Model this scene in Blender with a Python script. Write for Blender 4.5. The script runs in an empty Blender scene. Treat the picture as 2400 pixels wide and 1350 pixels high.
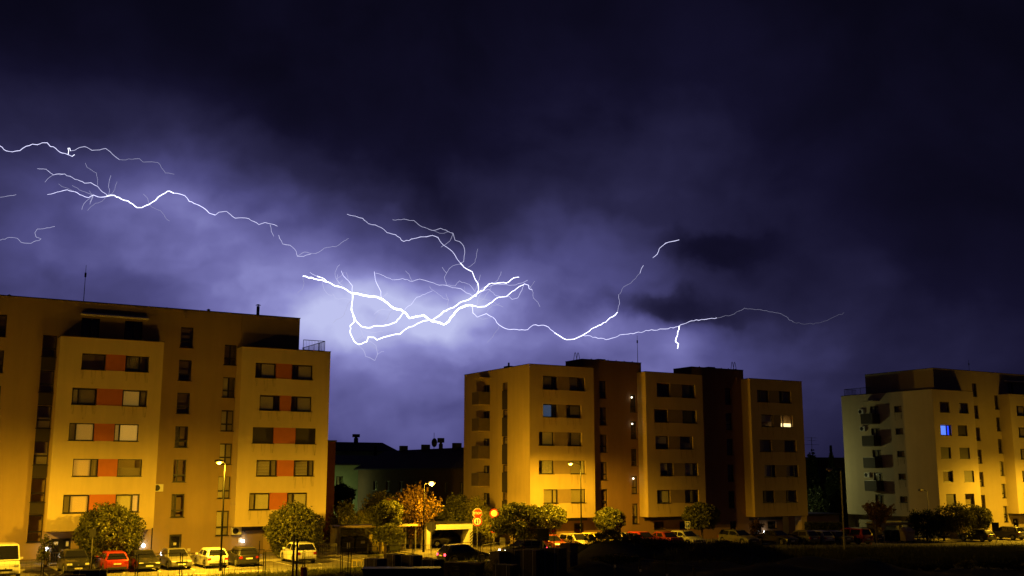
import bpy, math, random
import numpy as np
from mathutils import Vector, Matrix
random.seed(7); rng = np.random.default_rng(7)
R = math.radians
sc = bpy.context.scene
COL = sc.collection

# ------------------------------------------------------------------ camera
FPX, PITCH, CAMH = 2441.0, R(10.1), 7.5
cd = bpy.data.cameras.new('camera'); cam = bpy.data.objects.new('camera', cd); COL.objects.link(cam)
cd.sensor_width = 36; cd.lens = FPX / 2400 * 36; cd.clip_start = 0.5; cd.clip_end = 8000
cam.location = (0, 0, CAMH); cam.rotation_euler = (math.pi / 2 + PITCH, 0, 0)
sc.camera = cam
sc.view_settings.view_transform = 'Standard'; sc.view_settings.look = 'None'
sc.view_settings.exposure = 0.0; sc.view_settings.gamma = 1.0
sc.view_settings.use_curve_mapping = False
sc.render.engine = 'CYCLES'
sc.cycles.max_bounces = 5; sc.cycles.diffuse_bounces = 3; sc.cycles.glossy_bounces = 3
sc.cycles.transmission_bounces = 4; sc.cycles.transparent_max_bounces = 8
sc.cycles.caustics_reflective = False; sc.cycles.caustics_refractive = False
sc.cycles.sample_clamp_indirect = 4.0
sc.cycles.use_denoising = True

def ray(px, py):
    X = (px - 1200) / FPX; Z = (675 - py) / FPX
    return (X, math.cos(PITCH) - Z * math.sin(PITCH), math.sin(PITCH) + Z * math.cos(PITCH))
AZ = R(59.4)
UX, UY = math.sin(AZ), math.cos(AZ)          # along the facades (away to the right)
VX, VY = -math.cos(AZ), math.sin(AZ)         # into the buildings
ROT = math.atan2(UY, UX)
def W(u, v, z=0.0): return Vector((u * UX + v * VX, u * UY + v * VY, z))
def smooth(a, b, x):
    t = min(1, max(0, (x - a) / (b - a))); return t * t * (3 - 2 * t)
def gz(u): return 0.4 - 0.95 * smooth(66, 112, u)
def UV(x, y): return (x * UX + y * UY, x * VX + y * VY)
def ground_at(px, py):
    r = ray(px, py); z = 0.3
    for _ in range(8):
        t = (z - CAMH) / r[2]; u, v = UV(r[0] * t, r[1] * t); z = gz(u)
    return Vector((r[0] * t, r[1] * t, z))
def zat(px, py, P):
    r = ray(px, py); t = math.hypot(P[0], P[1]) / math.hypot(r[0], r[1]); return CAMH + t * r[2]
def u_on(px, v, py=1250):
    r = ray(px, py); t = v / (r[0] * VX + r[1] * VY); return UV(r[0] * t, r[1] * t)[0]
def at_dist(px, py, d):
    r = ray(px, py); t = d / r[1]; return Vector((r[0] * t, r[1] * t, CAMH + r[2] * t))
def mpp(P): return math.hypot(P[0], P[1]) / FPX   # metres per photo pixel there

# ------------------------------------------------------------------ sky (storm clouds lit from inside by lightning)
world = bpy.data.worlds.new("World"); sc.world = world; world.use_nodes = True
nt = world.node_tree; nt.nodes.clear()
class NT:
    def __init__(s, t): s.t = t
    def n(s, typ, **k):
        nd = s.t.nodes.new(typ)
        for a, b in k.items(): setattr(nd, a, b)
        return nd
    def put(s, sock, v):
        if v is None: return
        if isinstance(v, (int, float)): sock.default_value = v
        elif isinstance(v, (tuple, list)): sock.default_value = v
        else: s.t.links.new(v, sock)
    def m(s, op, a, b=None, c=None, clamp=False):
        nd = s.n('ShaderNodeMath', operation=op, use_clamp=clamp)
        for i, v in enumerate((a, b, c)): s.put(nd.inputs[i], v)
        return nd.outputs[0]
    def vm(s, op, a, b=None):
        nd = s.n('ShaderNodeVectorMath', operation=op); s.put(nd.inputs[0], a); s.put(nd.inputs[1], b); return nd
    def noise(s, vec, scale, detail=4, rough=.5, dist=0.0, lac=2.0):
        nd = s.n('ShaderNodeTexNoise'); s.put(nd.inputs['Vector'], vec)
        nd.inputs['Scale'].default_value = scale; nd.inputs['Detail'].default_value = detail
        nd.inputs['Roughness'].default_value = rough; nd.inputs['Distortion'].default_value = dist
        nd.inputs['Lacunarity'].default_value = lac
        return nd
    def ss(s, x, a, b, o0=0.0, o1=1.0):
        nd = s.n('ShaderNodeMapRange', interpolation_type='SMOOTHSTEP'); s.put(nd.inputs[0], x)
        nd.inputs[1].default_value = a; nd.inputs[2].default_value = b
        nd.inputs[3].default_value = o0; nd.inputs[4].default_value = o1
        return nd.outputs[0]
    def ramp(s, x, stops, interp='LINEAR'):
        nd = s.n('ShaderNodeValToRGB'); s.put(nd.inputs[0], x); cr = nd.color_ramp; cr.interpolation = interp
        while len(cr.elements) < len(stops): cr.elements.new(0.5)
        for e, (p, c) in zip(cr.elements, stops): e.position = p; e.color = (*c, 1)
        return nd.outputs[0]
def lin(c): return tuple(((x / 255) / 12.92 if x <= 10 else (((x / 255) + .055) / 1.055) ** 2.4) for x in c)
def azel(px, py):
    r = ray(px, py); return (math.degrees(math.atan2(r[0], r[1])), math.degrees(math.atan2(r[2], math.hypot(r[0], r[1]))))
N = NT(nt)
tc = N.n('ShaderNodeTexCoord').outputs['Generated']
sx = N.n('ShaderNodeSeparateXYZ'); N.put(sx.inputs[0], tc)
az_ = N.m('MULTIPLY', N.m('ARCTAN2', sx.outputs[0], sx.outputs[1]), 57.29578)
el_ = N.m('MULTIPLY', N.m('ARCSINE', sx.outputs[2]), 57.29578)
cm = N.n('ShaderNodeCombineXYZ'); N.put(cm.inputs[0], az_); N.put(cm.inputs[1], el_)
ae = cm.outputs[0]
w1 = N.noise(ae, .07, 4, .5); w2 = N.noise(ae, .35, 4, .5)
def vsc(vec, k):
    nd = N.vm('SCALE', vec); nd.inputs[3].default_value = k; return nd.outputs[0]
def ctr(nz): return N.vm('SUBTRACT', nz.outputs['Color'], (.5, .5, .5)).outputs[0]
wv = N.vm('ADD', vsc(ctr(w1), 4.0), vsc(ctr(w2), 1.0))
wae = N.vm('ADD', ae, wv.outputs[0]).outputs[0]
def gauss(vec, px, py, sxp, syp, rot, amp):
    a, e = azel(px, py)
    mp = N.n('ShaderNodeMapping', vector_type='TEXTURE'); N.put(mp.inputs[0], vec)
    mp.inputs[1].default_value = (a, e, 0); mp.inputs[2].default_value = (0, 0, R(rot))
    k = math.degrees(1 / FPX)
    mp.inputs[3].default_value = (sxp * k * 1.414, syp * k * 1.414, 1)
    fl = N.vm('MULTIPLY', mp.outputs[0], (1, 1, 0)).outputs[0]
    d = N.vm('DOT_PRODUCT', fl, fl).outputs['Value']
    return N.m('MULTIPLY', N.m('EXPONENT', N.m('MULTIPLY', d, -1.0)), amp)
GL = [(905, 735, 170, 80, -6, .34), (800, 700, 150, 80, 0, .15), (1090, 760, 140, 65, 0, .16), (860, 770, 400, 200, -10, .24),
      (360, 510, 320, 110, -14, .22), (60, 650, 460, 210, 0, .22), (600, 480, 200, 110, -25, .09),
      (1000, 950, 660, 190, 0, .25), (1430, 770, 240, 150, 0, .15), (1590, 790, 90, 60, 0, .10),
      (1500, 600, 200, 190, 20, .12), (1300, 520, 260, 170, -25, .09), (1850, 880, 360, 190, 0, .12),
      (1620, 260, 300, 180, -20, .05), (60, 270, 260, 60, 0, .03)]
# cloud lit up close around the channels
GL2 = [(1020, 748, 90, 30, 6, .30), (930, 715, 70, 28, -28, .22), (840, 690, 60, 26, -20, .16), (1110, 715, 80, 30, 32, .18), (850, 800, 50, 40, 0, .16), (1180, 690, 60, 30, 10, .10),
       (330, 472, 90, 26, 0, .10), (440, 470, 80, 24, -28, .08), (1390, 780, 70, 26, 20, .12), (1588, 800, 34, 34, 0, .16), (1090, 640, 30, 60, 0, .08)]
s_ = None
for g in GL:
    o = gauss(wae, *g); s_ = o if s_ is None else N.m('ADD', s_, o)
for g in GL2: s_ = N.m('ADD', s_, gauss(ae, *g[:5], g[5] * .6))
# rain-shaft streaks and billows
mp = N.n('ShaderNodeMapping'); N.put(mp.inputs[0], wae); mp.inputs[2].default_value = (0, 0, R(28)); mp.inputs[3].default_value = (.10, .34, 1)
st = N.noise(mp.outputs[0], 1.0, 3, .45).outputs[0]
bl = N.noise(wae, .13, 4, .5, .3).outputs[0]
bl2 = N.noise(ae, .4, 4, .5, .5).outputs[0]
mod = N.m('MULTIPLY', N.ss(st, .28, .72, .84, 1.12), N.ss(bl, .25, .75, .85, 1.13))
mod = N.m('MULTIPLY', mod, N.ss(bl2, .3, .7, .98, 1.02))
s_ = N.m('MULTIPLY', s_, mod)
# darker cloud lumps in front of the glow
for (px, py, a, b, rot, amp) in [(1700, 585, 95, 42, -6, .95), (1570, 718, 125, 32, -8, .85), (1770, 640, 210, 110, 0, .62), (1500, 650, 60, 20, 10, .3),
                                 (1060, 480, 150, 60, -25, .55), (760, 250, 330, 90, -16, .7), (1250, 400, 220, 60, -18, .4), (1780,740,150,40,0,.35), (880,330,150,50,-30,.35)]:
    gd = gauss(N.vm('ADD', ae, vsc(ctr(w2), 3.2)).outputs[0], px, py, a, b, rot, amp)
    gd = N.ss(gd, .12, .9, 0, .66)
    s_ = N.m('MULTIPLY', s_, N.m('SUBTRACT', 1.0, gd))
s_ = N.m('ADD', s_, N.m('MULTIPLY', N.ss(bl, .35, .75), .03))
skyc = N.ramp(s_, [(0, lin((8, 7, 20))), (.08, lin((19, 17, 40))), (.2, lin((40, 38, 70))), (.42, lin((77, 75, 128))),
                   (.62, lin((110, 108, 169))), (.80, lin((144, 144, 206))), (1.0, lin((190, 194, 238)))])
bg = N.n('ShaderNodeBackground'); N.put(bg.inputs[0], skyc); bg.inputs[1].default_value = 1.0
wo = N.n('ShaderNodeOutputWorld'); nt.links.new(bg.outputs[0], wo.inputs[0])
world.cycles.sampling_method = 'MANUAL'; world.cycles.sample_map_resolution = 512

# ------------------------------------------------------------------ materials
MATS = {}
def mat(name, color, rough=.7, metal=0.0, spec=.5, var=0.0, vscale=2.0, emit=None, estr=0.0, bump=0.0, bscale=40.0, color2=None, coat=0.0, trans=0.0, streak=0.0):
    if name in MATS: return MATS[name]
    m = bpy.data.materials.new(name); m.use_nodes = True; t = NT(m.node_tree)
    b = m.node_tree.nodes['Principled BSDF']
    b.inputs['Roughness'].default_value = rough; b.inputs['Metallic'].default_value = metal
    b.inputs['Specular IOR Level'].default_value = spec; b.inputs['Coat Weight'].default_value = coat
    col = (*color, 1)
    b.inputs['Base Color'].default_value = col
    if var > 0 or color2 or streak > 0:
        tco = t.n('ShaderNodeTexCoord').outputs['Object']
        nz = t.noise(tco, vscale, 6, .6, .3)
        c2 = color2 or tuple(max(0, c * (1 - var)) for c in color)
        o = t.ramp(nz.outputs[0], [(.32, c2), (.68, color)])
        if streak > 0:
            mp_ = t.n('ShaderNodeMapping'); t.put(mp_.inputs[0], tco); mp_.inputs[3].default_value = (.9, .9, .11)
            sn = t.noise(mp_.outputs[0], 1.4, 6, .65).outputs[0]
            mx = t.n('ShaderNodeMix', data_type='RGBA', blend_type='MULTIPLY')
            t.put(mx.inputs[0], 1.0); t.put(mx.inputs[6], o)
            t.put(mx.inputs[7], t.ramp(sn, [(.3, (1 - streak,) * 3), (.62, (1, 1, 1))])); o = mx.outputs[2]
        t.put(b.inputs['Base Color'], o)
    if bump > 0:
        tco = t.n('ShaderNodeTexCoord').outputs['Object']
        bn = t.n('ShaderNodeBump'); bn.inputs['Strength'].default_value = bump; bn.inputs['Distance'].default_value = .05
        t.put(bn.inputs['Height'], t.noise(tco, bscale, 5, .6).outputs[0]); t.put(b.inputs['Normal'], bn.outputs[0])
    if emit:
        b.inputs['Emission Color'].default_value = (*emit, 1); b.inputs['Emission Strength'].default_value = estr
        if estr < 60: m.cycles.emission_sampling = 'NONE'
    if trans > 0: b.inputs['Transmission Weight'].default_value = trans
    MATS[name] = m; return m
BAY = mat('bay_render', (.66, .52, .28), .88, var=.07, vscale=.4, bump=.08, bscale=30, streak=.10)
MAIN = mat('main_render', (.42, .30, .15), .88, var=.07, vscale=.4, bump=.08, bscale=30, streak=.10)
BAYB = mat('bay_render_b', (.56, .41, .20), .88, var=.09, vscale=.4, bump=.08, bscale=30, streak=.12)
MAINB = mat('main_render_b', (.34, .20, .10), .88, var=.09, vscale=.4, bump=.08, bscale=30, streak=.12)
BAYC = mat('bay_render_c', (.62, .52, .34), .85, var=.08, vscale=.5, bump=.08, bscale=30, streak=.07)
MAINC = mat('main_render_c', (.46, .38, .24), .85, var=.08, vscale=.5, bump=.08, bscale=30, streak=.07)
REDP = mat('red_panel', (.52, .15, .03), .75, var=.12, vscale=2)
BRNP = mat('brown_panel', (.27, .19, .11), .75, var=.12, vscale=2)
DRKP = mat('dark_panel', (.05, .04, .03), .6)
FRAME = mat('dark_frame', (.022, .018, .016), .45)
SILL = mat('sill_metal', (.03, .025, .02), .4, metal=.4)
COPING = mat('coping', (.045, .04, .05), .45, metal=.6)
POLED = mat('lamp_post_paint', (.006, .006, .005), .9, spec=.1)
DARKM = mat('dark_metal', (.03, .03, .032), .5, metal=.5)
GALV = mat('galvanised', (.28, .27, .25), .45, metal=.7, var=.2, vscale=3)
BLIND = mat('blind_cloth', (.88, .80, .58), .8, var=.06, vscale=.7)
BLIND2 = mat('blind_cloth_dim', (.42, .35, .22), .8, var=.12, vscale=.7)
CURT = mat('curtain', (.55, .5, .4), .85, var=.35, vscale=3)
ROOFD = mat('roof_dark', (.04, .035, .045), .8, var=.3)
WHITE = mat('white_plastic', (.75, .74, .7), .5, var=.05)
CONC = mat('concrete', (.55, .52, .45), .8, var=.15, vscale=1.5, bump=.2, streak=.10)
CONCD = mat('concrete_dark', (.20, .18, .15), .85, var=.25, vscale=2, bump=.3)
ASPH = mat('asphalt', (.16, .14, .115), .75, var=.28, vscale=.8, bump=.3, bscale=25, spec=.35)
ROADM = mat('road_asphalt', (.13, .12, .10), .7, var=.25, vscale=.7, bump=.3, bscale=25)
PAVE = mat('paving', (.30, .26, .21), .85, var=.2, vscale=1.2, bump=.3)
PAINT = mat('road_paint', (.75, .73, .66), .7, var=.25, vscale=3)
WOOD = mat('pallet_wood', (.26, .17, .09), .85, var=.4, vscale=4, bump=.3)
BARK = mat('bark', (.09, .06, .04), .9, var=.4, vscale=6, bump=.5)
TYRE = mat('tyre', (.02, .02, .02), .85)
RIM = mat('rim', (.5, .5, .5), .35, metal=.8)
CGLASS = mat('car_glass', (.012, .012, .014), .06, spec=.8)
CHROME = mat('chrome', (.7, .7, .7), .2, metal=1)
HLENS = mat('headlamp_lens', (.75, .75, .72), .12, spec=.8, coat=.6)
TLENS = mat('tail_lens', (.35, .02, .015), .2, coat=.5)
PLATE = mat('plate_white', (.8, .8, .74), .5)
BLACKP = mat('black_trim', (.015, .015, .015), .55)
BINM = mat('bin_green', (.05, .06, .035), .55, var=.2); BINY = mat('bin_yellow', (.62, .50, .12), .5, var=.1); BIND = mat('bin_dark', (.035, .035, .03), .5, var=.2)
BINB = mat('bin_beige', (.6, .52, .36), .5, var=.1)
SIGNR = mat('sign_red', (.55, .05, .02), .4); SIGNW = mat('sign_white', (.85, .83, .78), .4); SIGNY = mat('sign_yellow', (.8, .6, .2), .4); SIGNB = mat('sign_blue', (.03, .07, .3), .4)
SODG = mat('sodium_glass', (1, .8, .4), .4, emit=(1, .55, .10), estr=9)
LEDW = mat('white_lamp', (1, 1, 1), .4, emit=(.85, .92, 1), estr=9)
GLOBE = mat('stair_lamp', (1, 1, 1), .4, emit=(1, .93, .72), estr=5)
BLUEW = mat('blue_lit_curtain', (.1, .1, .6), .6, emit=(.02, .06, 1.0), estr=1.4)
BLUEP = mat('blue_lit_room', (.1, .1, .6), .6, emit=(.10, .22, 1.0), estr=1.5)
TVW = mat('screen_glow_curtain', (.1, .12, .2), .6, emit=(.06, .10, .2), estr=.55)
TVB = mat('screen', (.1, .2, .8), .5, emit=(.25, .6, 1), estr=4)
WARMW = mat('lit_room', (.8, .7, .5), .6, emit=(1, .72, .34), estr=2.4)
WATG = mat('screen_mirror', (.3, .3, .3), .5)
HLON = mat('headlamp_on', (1, 1, 1), .3, emit=(.92, .94, 1), estr=40)
TLON = mat('tail_lamp_on', (.8, .05, .05), .3, emit=(1, .03, .05), estr=10)
SOIL = mat('soil_dark', (.055, .042, .028), .95, var=.4, vscale=.6, bump=.6, bscale=6)
def pane_mat():
    m = bpy.data.materials.new('window_glass'); m.use_nodes = True; t = NT(m.node_tree); m.node_tree.nodes.clear()
    tr = t.n('ShaderNodeBsdfTransparent'); tr.inputs[0].default_value = (.95, .95, .92, 1)
    gl = t.n('ShaderNodeBsdfGlossy'); gl.inputs['Roughness'].default_value = .04; gl.inputs[0].default_value = (.9, .9, .9, 1)
    ge = t.n('ShaderNodeNewGeometry'); fc = t.m('ABSOLUTE', t.vm('DOT_PRODUCT', ge.outputs['Incoming'], ge.outputs['Normal']).outputs['Value']); sch = t.m('MULTIPLY_ADD', t.m('POWER', t.m('SUBTRACT', 1.0, fc, clamp=True), 4.0), .7, .045)
    mx = t.n('ShaderNodeMixShader'); t.put(mx.inputs[0], sch); t.put(mx.inputs[1], tr.outputs[0]); t.put(mx.inputs[2], gl.outputs[0])
    o = t.n('ShaderNodeOutputMaterial'); t.put(o.inputs[0], mx.outputs[0]); return m
PANE = pane_mat()
def stain_mat():
    m = bpy.data.materials.new('rain_stain'); m.use_nodes = True; t = NT(m.node_tree); m.node_tree.nodes.clear()
    tr = t.n('ShaderNodeBsdfTransparent'); d = t.n('ShaderNodeBsdfDiffuse'); d.inputs[0].default_value = (.10, .065, .03, 1)
    mp_ = t.n('ShaderNodeMapping'); t.put(mp_.inputs[0], t.n('ShaderNodeTexCoord').outputs['Object']); mp_.inputs[3].default_value = (9, 9, .8)
    nz = t.noise(mp_.outputs[0], 1.0, 4, .6).outputs[0]
    mx = t.n('ShaderNodeMixShader'); t.put(mx.inputs[0], t.ss(nz, .42, .7, .03, .42)); t.put(mx.inputs[1], tr.outputs[0]); t.put(mx.inputs[2], d.outputs[0])
    o = t.n('ShaderNodeOutputMaterial'); t.put(o.inputs[0], mx.outputs[0]); return m
STAIN = stain_mat()
BLINDL = mat('blind_added_glow', (.85, .60, .14), .8, emit=(1, .58, .10), estr=.34); BLINDM = mat('blind_faint_glow', (.85, .62, .18), .8, emit=(1, .58, .10), estr=.13)  # glow added to brighten the cloth, no lamp burns behind these blinds
def leaf_mat(name, c1, c2, sss=.35):
    m = bpy.data.materials.new(name); m.use_nodes = True; t = NT(m.node_tree); m.node_tree.nodes.clear()
    tco = t.n('ShaderNodeTexCoord').outputs['Object']
    nz = t.noise(tco, 1.3, 4, .6).outputs[0]; nz2 = t.noise(tco, 9, 2, .5).outputs[0]
    c = t.ramp(t.m('MULTIPLY_ADD', nz2, .5, t.m('MULTIPLY', nz, .5)), [(.36, c1), (.62, c2)])
    d = t.n('ShaderNodeBsdfDiffuse'); t.put(d.inputs[0], c)
    tl = t.n('ShaderNodeBsdfTranslucent'); t.put(tl.inputs[0], c)
    g = t.n('ShaderNodeBsdfGlossy'); g.inputs['Roughness'].default_value = .45; g.inputs[0].default_value = (.5, .5, .45, 1)
    a = t.n('ShaderNodeMixShader'); a.inputs[0].default_value = sss; t.put(a.inputs[1], d.outputs[0]); t.put(a.inputs[2], tl.outputs[0])
    b = t.n('ShaderNodeMixShader'); b.inputs[0].default_value = .06; t.put(b.inputs[1], a.outputs[0]); t.put(b.inputs[2], g.outputs[0])
    o = t.n('ShaderNodeOutputMaterial'); t.put(o.inputs[0], b.outputs[0]); return m
LEAFG = leaf_mat('leaf_green', (.045, .055, .008), (.15, .145, .022), .2)
LEAFD = leaf_mat('leaf_dark', (.02, .03, .01), (.05, .065, .02))
LEAFR = leaf_mat('leaf_reddish', (.10, .05, .012), (.28, .16, .03), .2)
LEAFY = leaf_mat('leaf_yellow_green', (.16, .17, .025), (.36, .32, .06))
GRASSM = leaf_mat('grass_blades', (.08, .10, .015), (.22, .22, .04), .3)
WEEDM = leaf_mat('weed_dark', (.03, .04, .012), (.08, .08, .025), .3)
def paint(name, c): return mat('paint_' + name, c, .28, spec=.6, coat=.7)

# ------------------------------------------------------------------ mesh helpers
class MB:
    def __init__(s): s.v = []; s.f = []; s.mi = []
    def add(s, vs, fs, mi=0):
        o = len(s.v); s.v += [tuple(p) for p in vs]; s.f += [tuple(i + o for i in f) for f in fs]; s.mi += [mi] * len(fs)
    def box(s, x0, x1, y0, y1, z0, z1, mi=0):
        s.add([(x0, y0, z0), (x1, y0, z0), (x1, y1, z0), (x0, y1, z0), (x0, y0, z1), (x1, y0, z1), (x1, y1, z1), (x0, y1, z1)],
              [(3, 2, 1, 0), (4, 5, 6, 7), (0, 1, 5, 4), (1, 2, 6, 5), (2, 3, 7, 6), (3, 0, 4, 7)], mi); return s
    def quad(s, a, b, c, d, mi=0): s.add([a, b, c, d], [(0, 1, 2, 3)], mi); return s
    def cyl(s, p, q, r0, r1=None, n=8, mi=0, cap=True):
        r1 = r0 if r1 is None else r1; p = Vector(p); q = Vector(q); d = (q - p)
        if d.length < 1e-6: return s
        d.normalize(); a = d.orthogonal().normalized(); b = d.cross(a)
        vs = [p + (a * math.cos(2 * math.pi * i / n) + b * math.sin(2 * math.pi * i / n)) * r0 for i in range(n)]
        vs += [q + (a * math.cos(2 * math.pi * i / n) + b * math.sin(2 * math.pi * i / n)) * r1 for i in range(n)]
        fs = [(i, (i + 1) % n, n + (i + 1) % n, n + i) for i in range(n)]
        if cap: fs += [tuple(range(n))[::-1], tuple(range(n, 2 * n))]
        s.add(vs, fs, mi); return s
    def path(s, pts, r, n=6, mi=0):
        for i in range(len(pts) - 1):
            r0 = r[i] if isinstance(r, (list, tuple)) else r; r1 = r[i + 1] if isinstance(r, (list, tuple)) else r
            s.cyl(pts[i], pts[i + 1], r0, r1, n, mi)
        return s
    def sphere(s, c, r, n=10, m=6, mi=0, sz=1.0):
        vs = []; fs = []
        for j in range(m + 1):
            th = math.pi * j / m
            for i in range(n):
                ph = 2 * math.pi * i / n
                vs.append((c[0] + r * math.sin(th) * math.cos(ph), c[1] + r * math.sin(th) * math.sin(ph), c[2] + r * sz * math.cos(th)))
        for j in range(m):
            for i in range(n): fs.append((j * n + i, j * n + (i + 1) % n, (j + 1) * n + (i + 1) % n, (j + 1) * n + i))
        s.add(vs, fs, mi); return s
    def prism(s, poly, y0, y1, mi=0):       # poly in xz, extruded along y
        n = len(poly)
        s.add([(x, y0, z) for x, z in poly] + [(x, y1, z) for x, z in poly],
              [tuple(range(n)), tuple(range(n, 2 * n))[::-1]] + [((i + 1) % n, i, n + i, n + (i + 1) % n) for i in range(n)], mi); return s
    def mesh(s, name, mats, smooth=False):
        me = bpy.data.meshes.new(name); me.from_pydata(s.v, [], s.f)
        for m in (mats if isinstance(mats, (list, tuple)) else [mats]): me.materials.append(m)
        if any(s.mi): me.polygons.foreach_set('material_index', s.mi)
        if smooth: me.polygons.foreach_set('use_smooth', [True] * len(me.polygons))
        me.update(); return me
    def obj(s, name, mats, parent=None, smooth=False, loc=None, rotz=None, bevel=0.0):
        o = bpy.data.objects.new(name, s.mesh(name, mats, smooth)); COL.objects.link(o)
        if parent: o.parent = parent
        if loc is not None: o.location = loc
        if rotz is not None: o.rotation_euler = (0, 0, rotz)
        if bevel > 0:
            b = o.modifiers.new('bevel', 'BEVEL'); b.width = bevel; b.segments = 2; b.limit_method = 'ANGLE'; b.angle_limit = R(35)
        return o
def thing(name, label, cat, loc=(0, 0, 0), rotz=0.0, group=None):
    o = bpy.data.objects.new(name, None); COL.objects.link(o); o.location = loc; o.rotation_euler = (0, 0, rotz)
    o.empty_display_size = .3
    return tag(o, label, cat, group)
def tag(o, label, cat, group=None):
    o['label'] = label; o['category'] = cat
    if group: o['group'] = group
    return o
def struct(o): o['kind'] = 'structure'; return o
def inst(name, me, parent, loc=(0, 0, 0), rotz=0.0):
    o = bpy.data.objects.new(name, me); COL.objects.link(o); o.parent = parent; o.location = loc; o.rotation_euler = (0, 0, rotz); return o

# ------------------------------------------------------------------ ground, road, pavement
def mk_lines(a, b, step, far):
    c = list(np.arange(a, b + .01, step)); lo = [a - x for x in (2, 6, 15, 40, 100, 300, 900, 3000)]; hi = [b + x for x in (2, 6, 15, 40, 100, 300, 900, 3000)]
    return np.array(sorted(lo + c + hi))
MOUNDS = []
for px, d, h, rx, ry in [(1440, 80, 2.1, 4.2, 4), (1530, 83, 1.9, 4.5, 4), (1650, 80, 1.95, 5, 4), (1745, 82, 1.75, 3.3, 3.5), (1590, 74, 1.2, 7, 3), (1395, 73, 1.25, 2.2, 2.4), (1415, 72.5, .5, 1.2, 1),
                         (1890, 76, 1.3, 3.4, 3), (2010, 74, 1.25, 3.4, 3), (1800, 70, 1.2, 7, 3), (2150, 72, .5, 6, 4), (2300, 76, .35, 5, 4), (1345, 79, .5, 4, 3)]:
    MOUNDS.append((*at_dist(px, 1110, d)[:2], h, rx, ry))
def lump(x, y):
    return (math.sin(x * 1.3 + y * .7) * .5 + math.sin(x * 2.9 - y * 2.1 + 1) * .3 + math.sin(x * .6 - y * 1.4 + 2) * .5 + math.sin(x * 5.1 + y * 4.3) * .15)
def mound_h(x, y):
    h = 0
    for mx, my, mh, rx, ry in MOUNDS:
        h += (mh * math.exp(-((x - mx) / rx) ** 2 - ((y - my) / ry) ** 2)) ** 3
    h = h ** (1 / 3)
    if h > .03: h += .16 * lump(x, y) * min(1, h)
    return h
def gh(x, y):
    u, v = UV(x, y)
    paved = 1.0 - smooth(74.2, 75.2, v) if v < 80 else (smooth(97, 99, v))
    h = gz(u) + (mound_h(x, y) if v < 77 else 0) * (paved if v < 80 else 0)
    if v < 75.4: h += .05 * lump(x * .8, y * .8) * paved
    return h - .07 * (1 - paved) if 74 < v < 99 else h
xs = mk_lines(-52, 96, 1.0, 0); ys = mk_lines(58, 150, 1.0, 0)
b = MB(); nx, ny = len(xs), len(ys)
b.v = [(float(x), float(y), gh(float(x), float(y))) for y in ys for x in xs]
b.f = [(j * nx + i, j * nx + i + 1, (j + 1) * nx + i + 1, (j + 1) * nx + i) for j in range(ny - 1) for i in range(nx - 1)]
b.mi = [0] * len(b.f)
GROUNDM = mat('field_soil', (.17, .15, .06), .95, color2=(.07, .075, .02), vscale=.35, bump=.6, bscale=5)
struct(b.obj('ground', GROUNDM, smooth=True))
def sheet(name, u0, u1, v0, v1, dz, m, thick=.0, step=4.0):
    b = MB(); n = max(2, int((u1 - u0) / step) + 1); us = np.linspace(u0, u1, n)
    for i in range(n):
        z = gz(us[i]) + dz
        b.v += [tuple(W(us[i], v0, z)), tuple(W(us[i], v1, z)), tuple(W(us[i], v0, z - max(thick, .05))), tuple(W(us[i], v1, z - max(thick, .05)))]
    for i in range(n - 1):
        k = 4 * i; b.f += [(k, k + 4, k + 5, k + 1), (k + 2, k + 6, k + 4, k), (k + 1, k + 5, k + 7, k + 3)]
    b.f += [(0, 1, 3, 2), (4 * n - 4, 4 * n - 2, 4 * n - 1, 4 * n - 3)]
    b.mi = [0] * len(b.f); return struct(b.obj(name, m))
sheet('road', -70, 240, 75.4, 80.9, .0, ROADM, .1)
sheet('parking_lot', -70, 240, 81.05, 86.3, .0, ASPH, .1)
sheet('kerb', -70, 240, 75.25, 75.4, .06, CONC, .2)
sheet('gutter', -70, 240, 80.9, 81.05, .004, CONCD, .1)
sheet('pavement', -70, 36.5, 86.45, 92, .12, PAVE, .2); sheet('pavement', 54, 240, 86.45, 92.1, .12, PAVE, .2)
sheet('kerb', -70, 36.5, 86.3, 86.45, .13, CONC, .2); sheet('kerb', 54, 240, 86.3, 86.45, .13, CONC, .2)
sheet('driveway', 41.5, 53.5, 86.3, 98, .0, ASPH, .1)
b = MB()
def strip(b, u0, u1, v0, v1, dz=.006):
    b.add([W(u0, v0, gz(u0) + dz), W(u1, v0, gz(u1) + dz), W(u1, v1, gz(u1) + dz), W(u0, v1, gz(u0) + dz)], [(0, 1, 2, 3)])
for i in range(64):
    u = -2 + i * 2.5
    if not (37 < u < 53): strip(b, u - .06, u + .06, 81.2, 86.1)
for i in range(50): strip(b, -40 + i * 4.5, -38 + i * 4.5, 78.1, 78.24)
for i in range(6): strip(b, 40.4 + i * 1.0, 40.9 + i * 1.0, 76.2, 80.4)
struct(b.obj('road_marking', PAINT))

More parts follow.
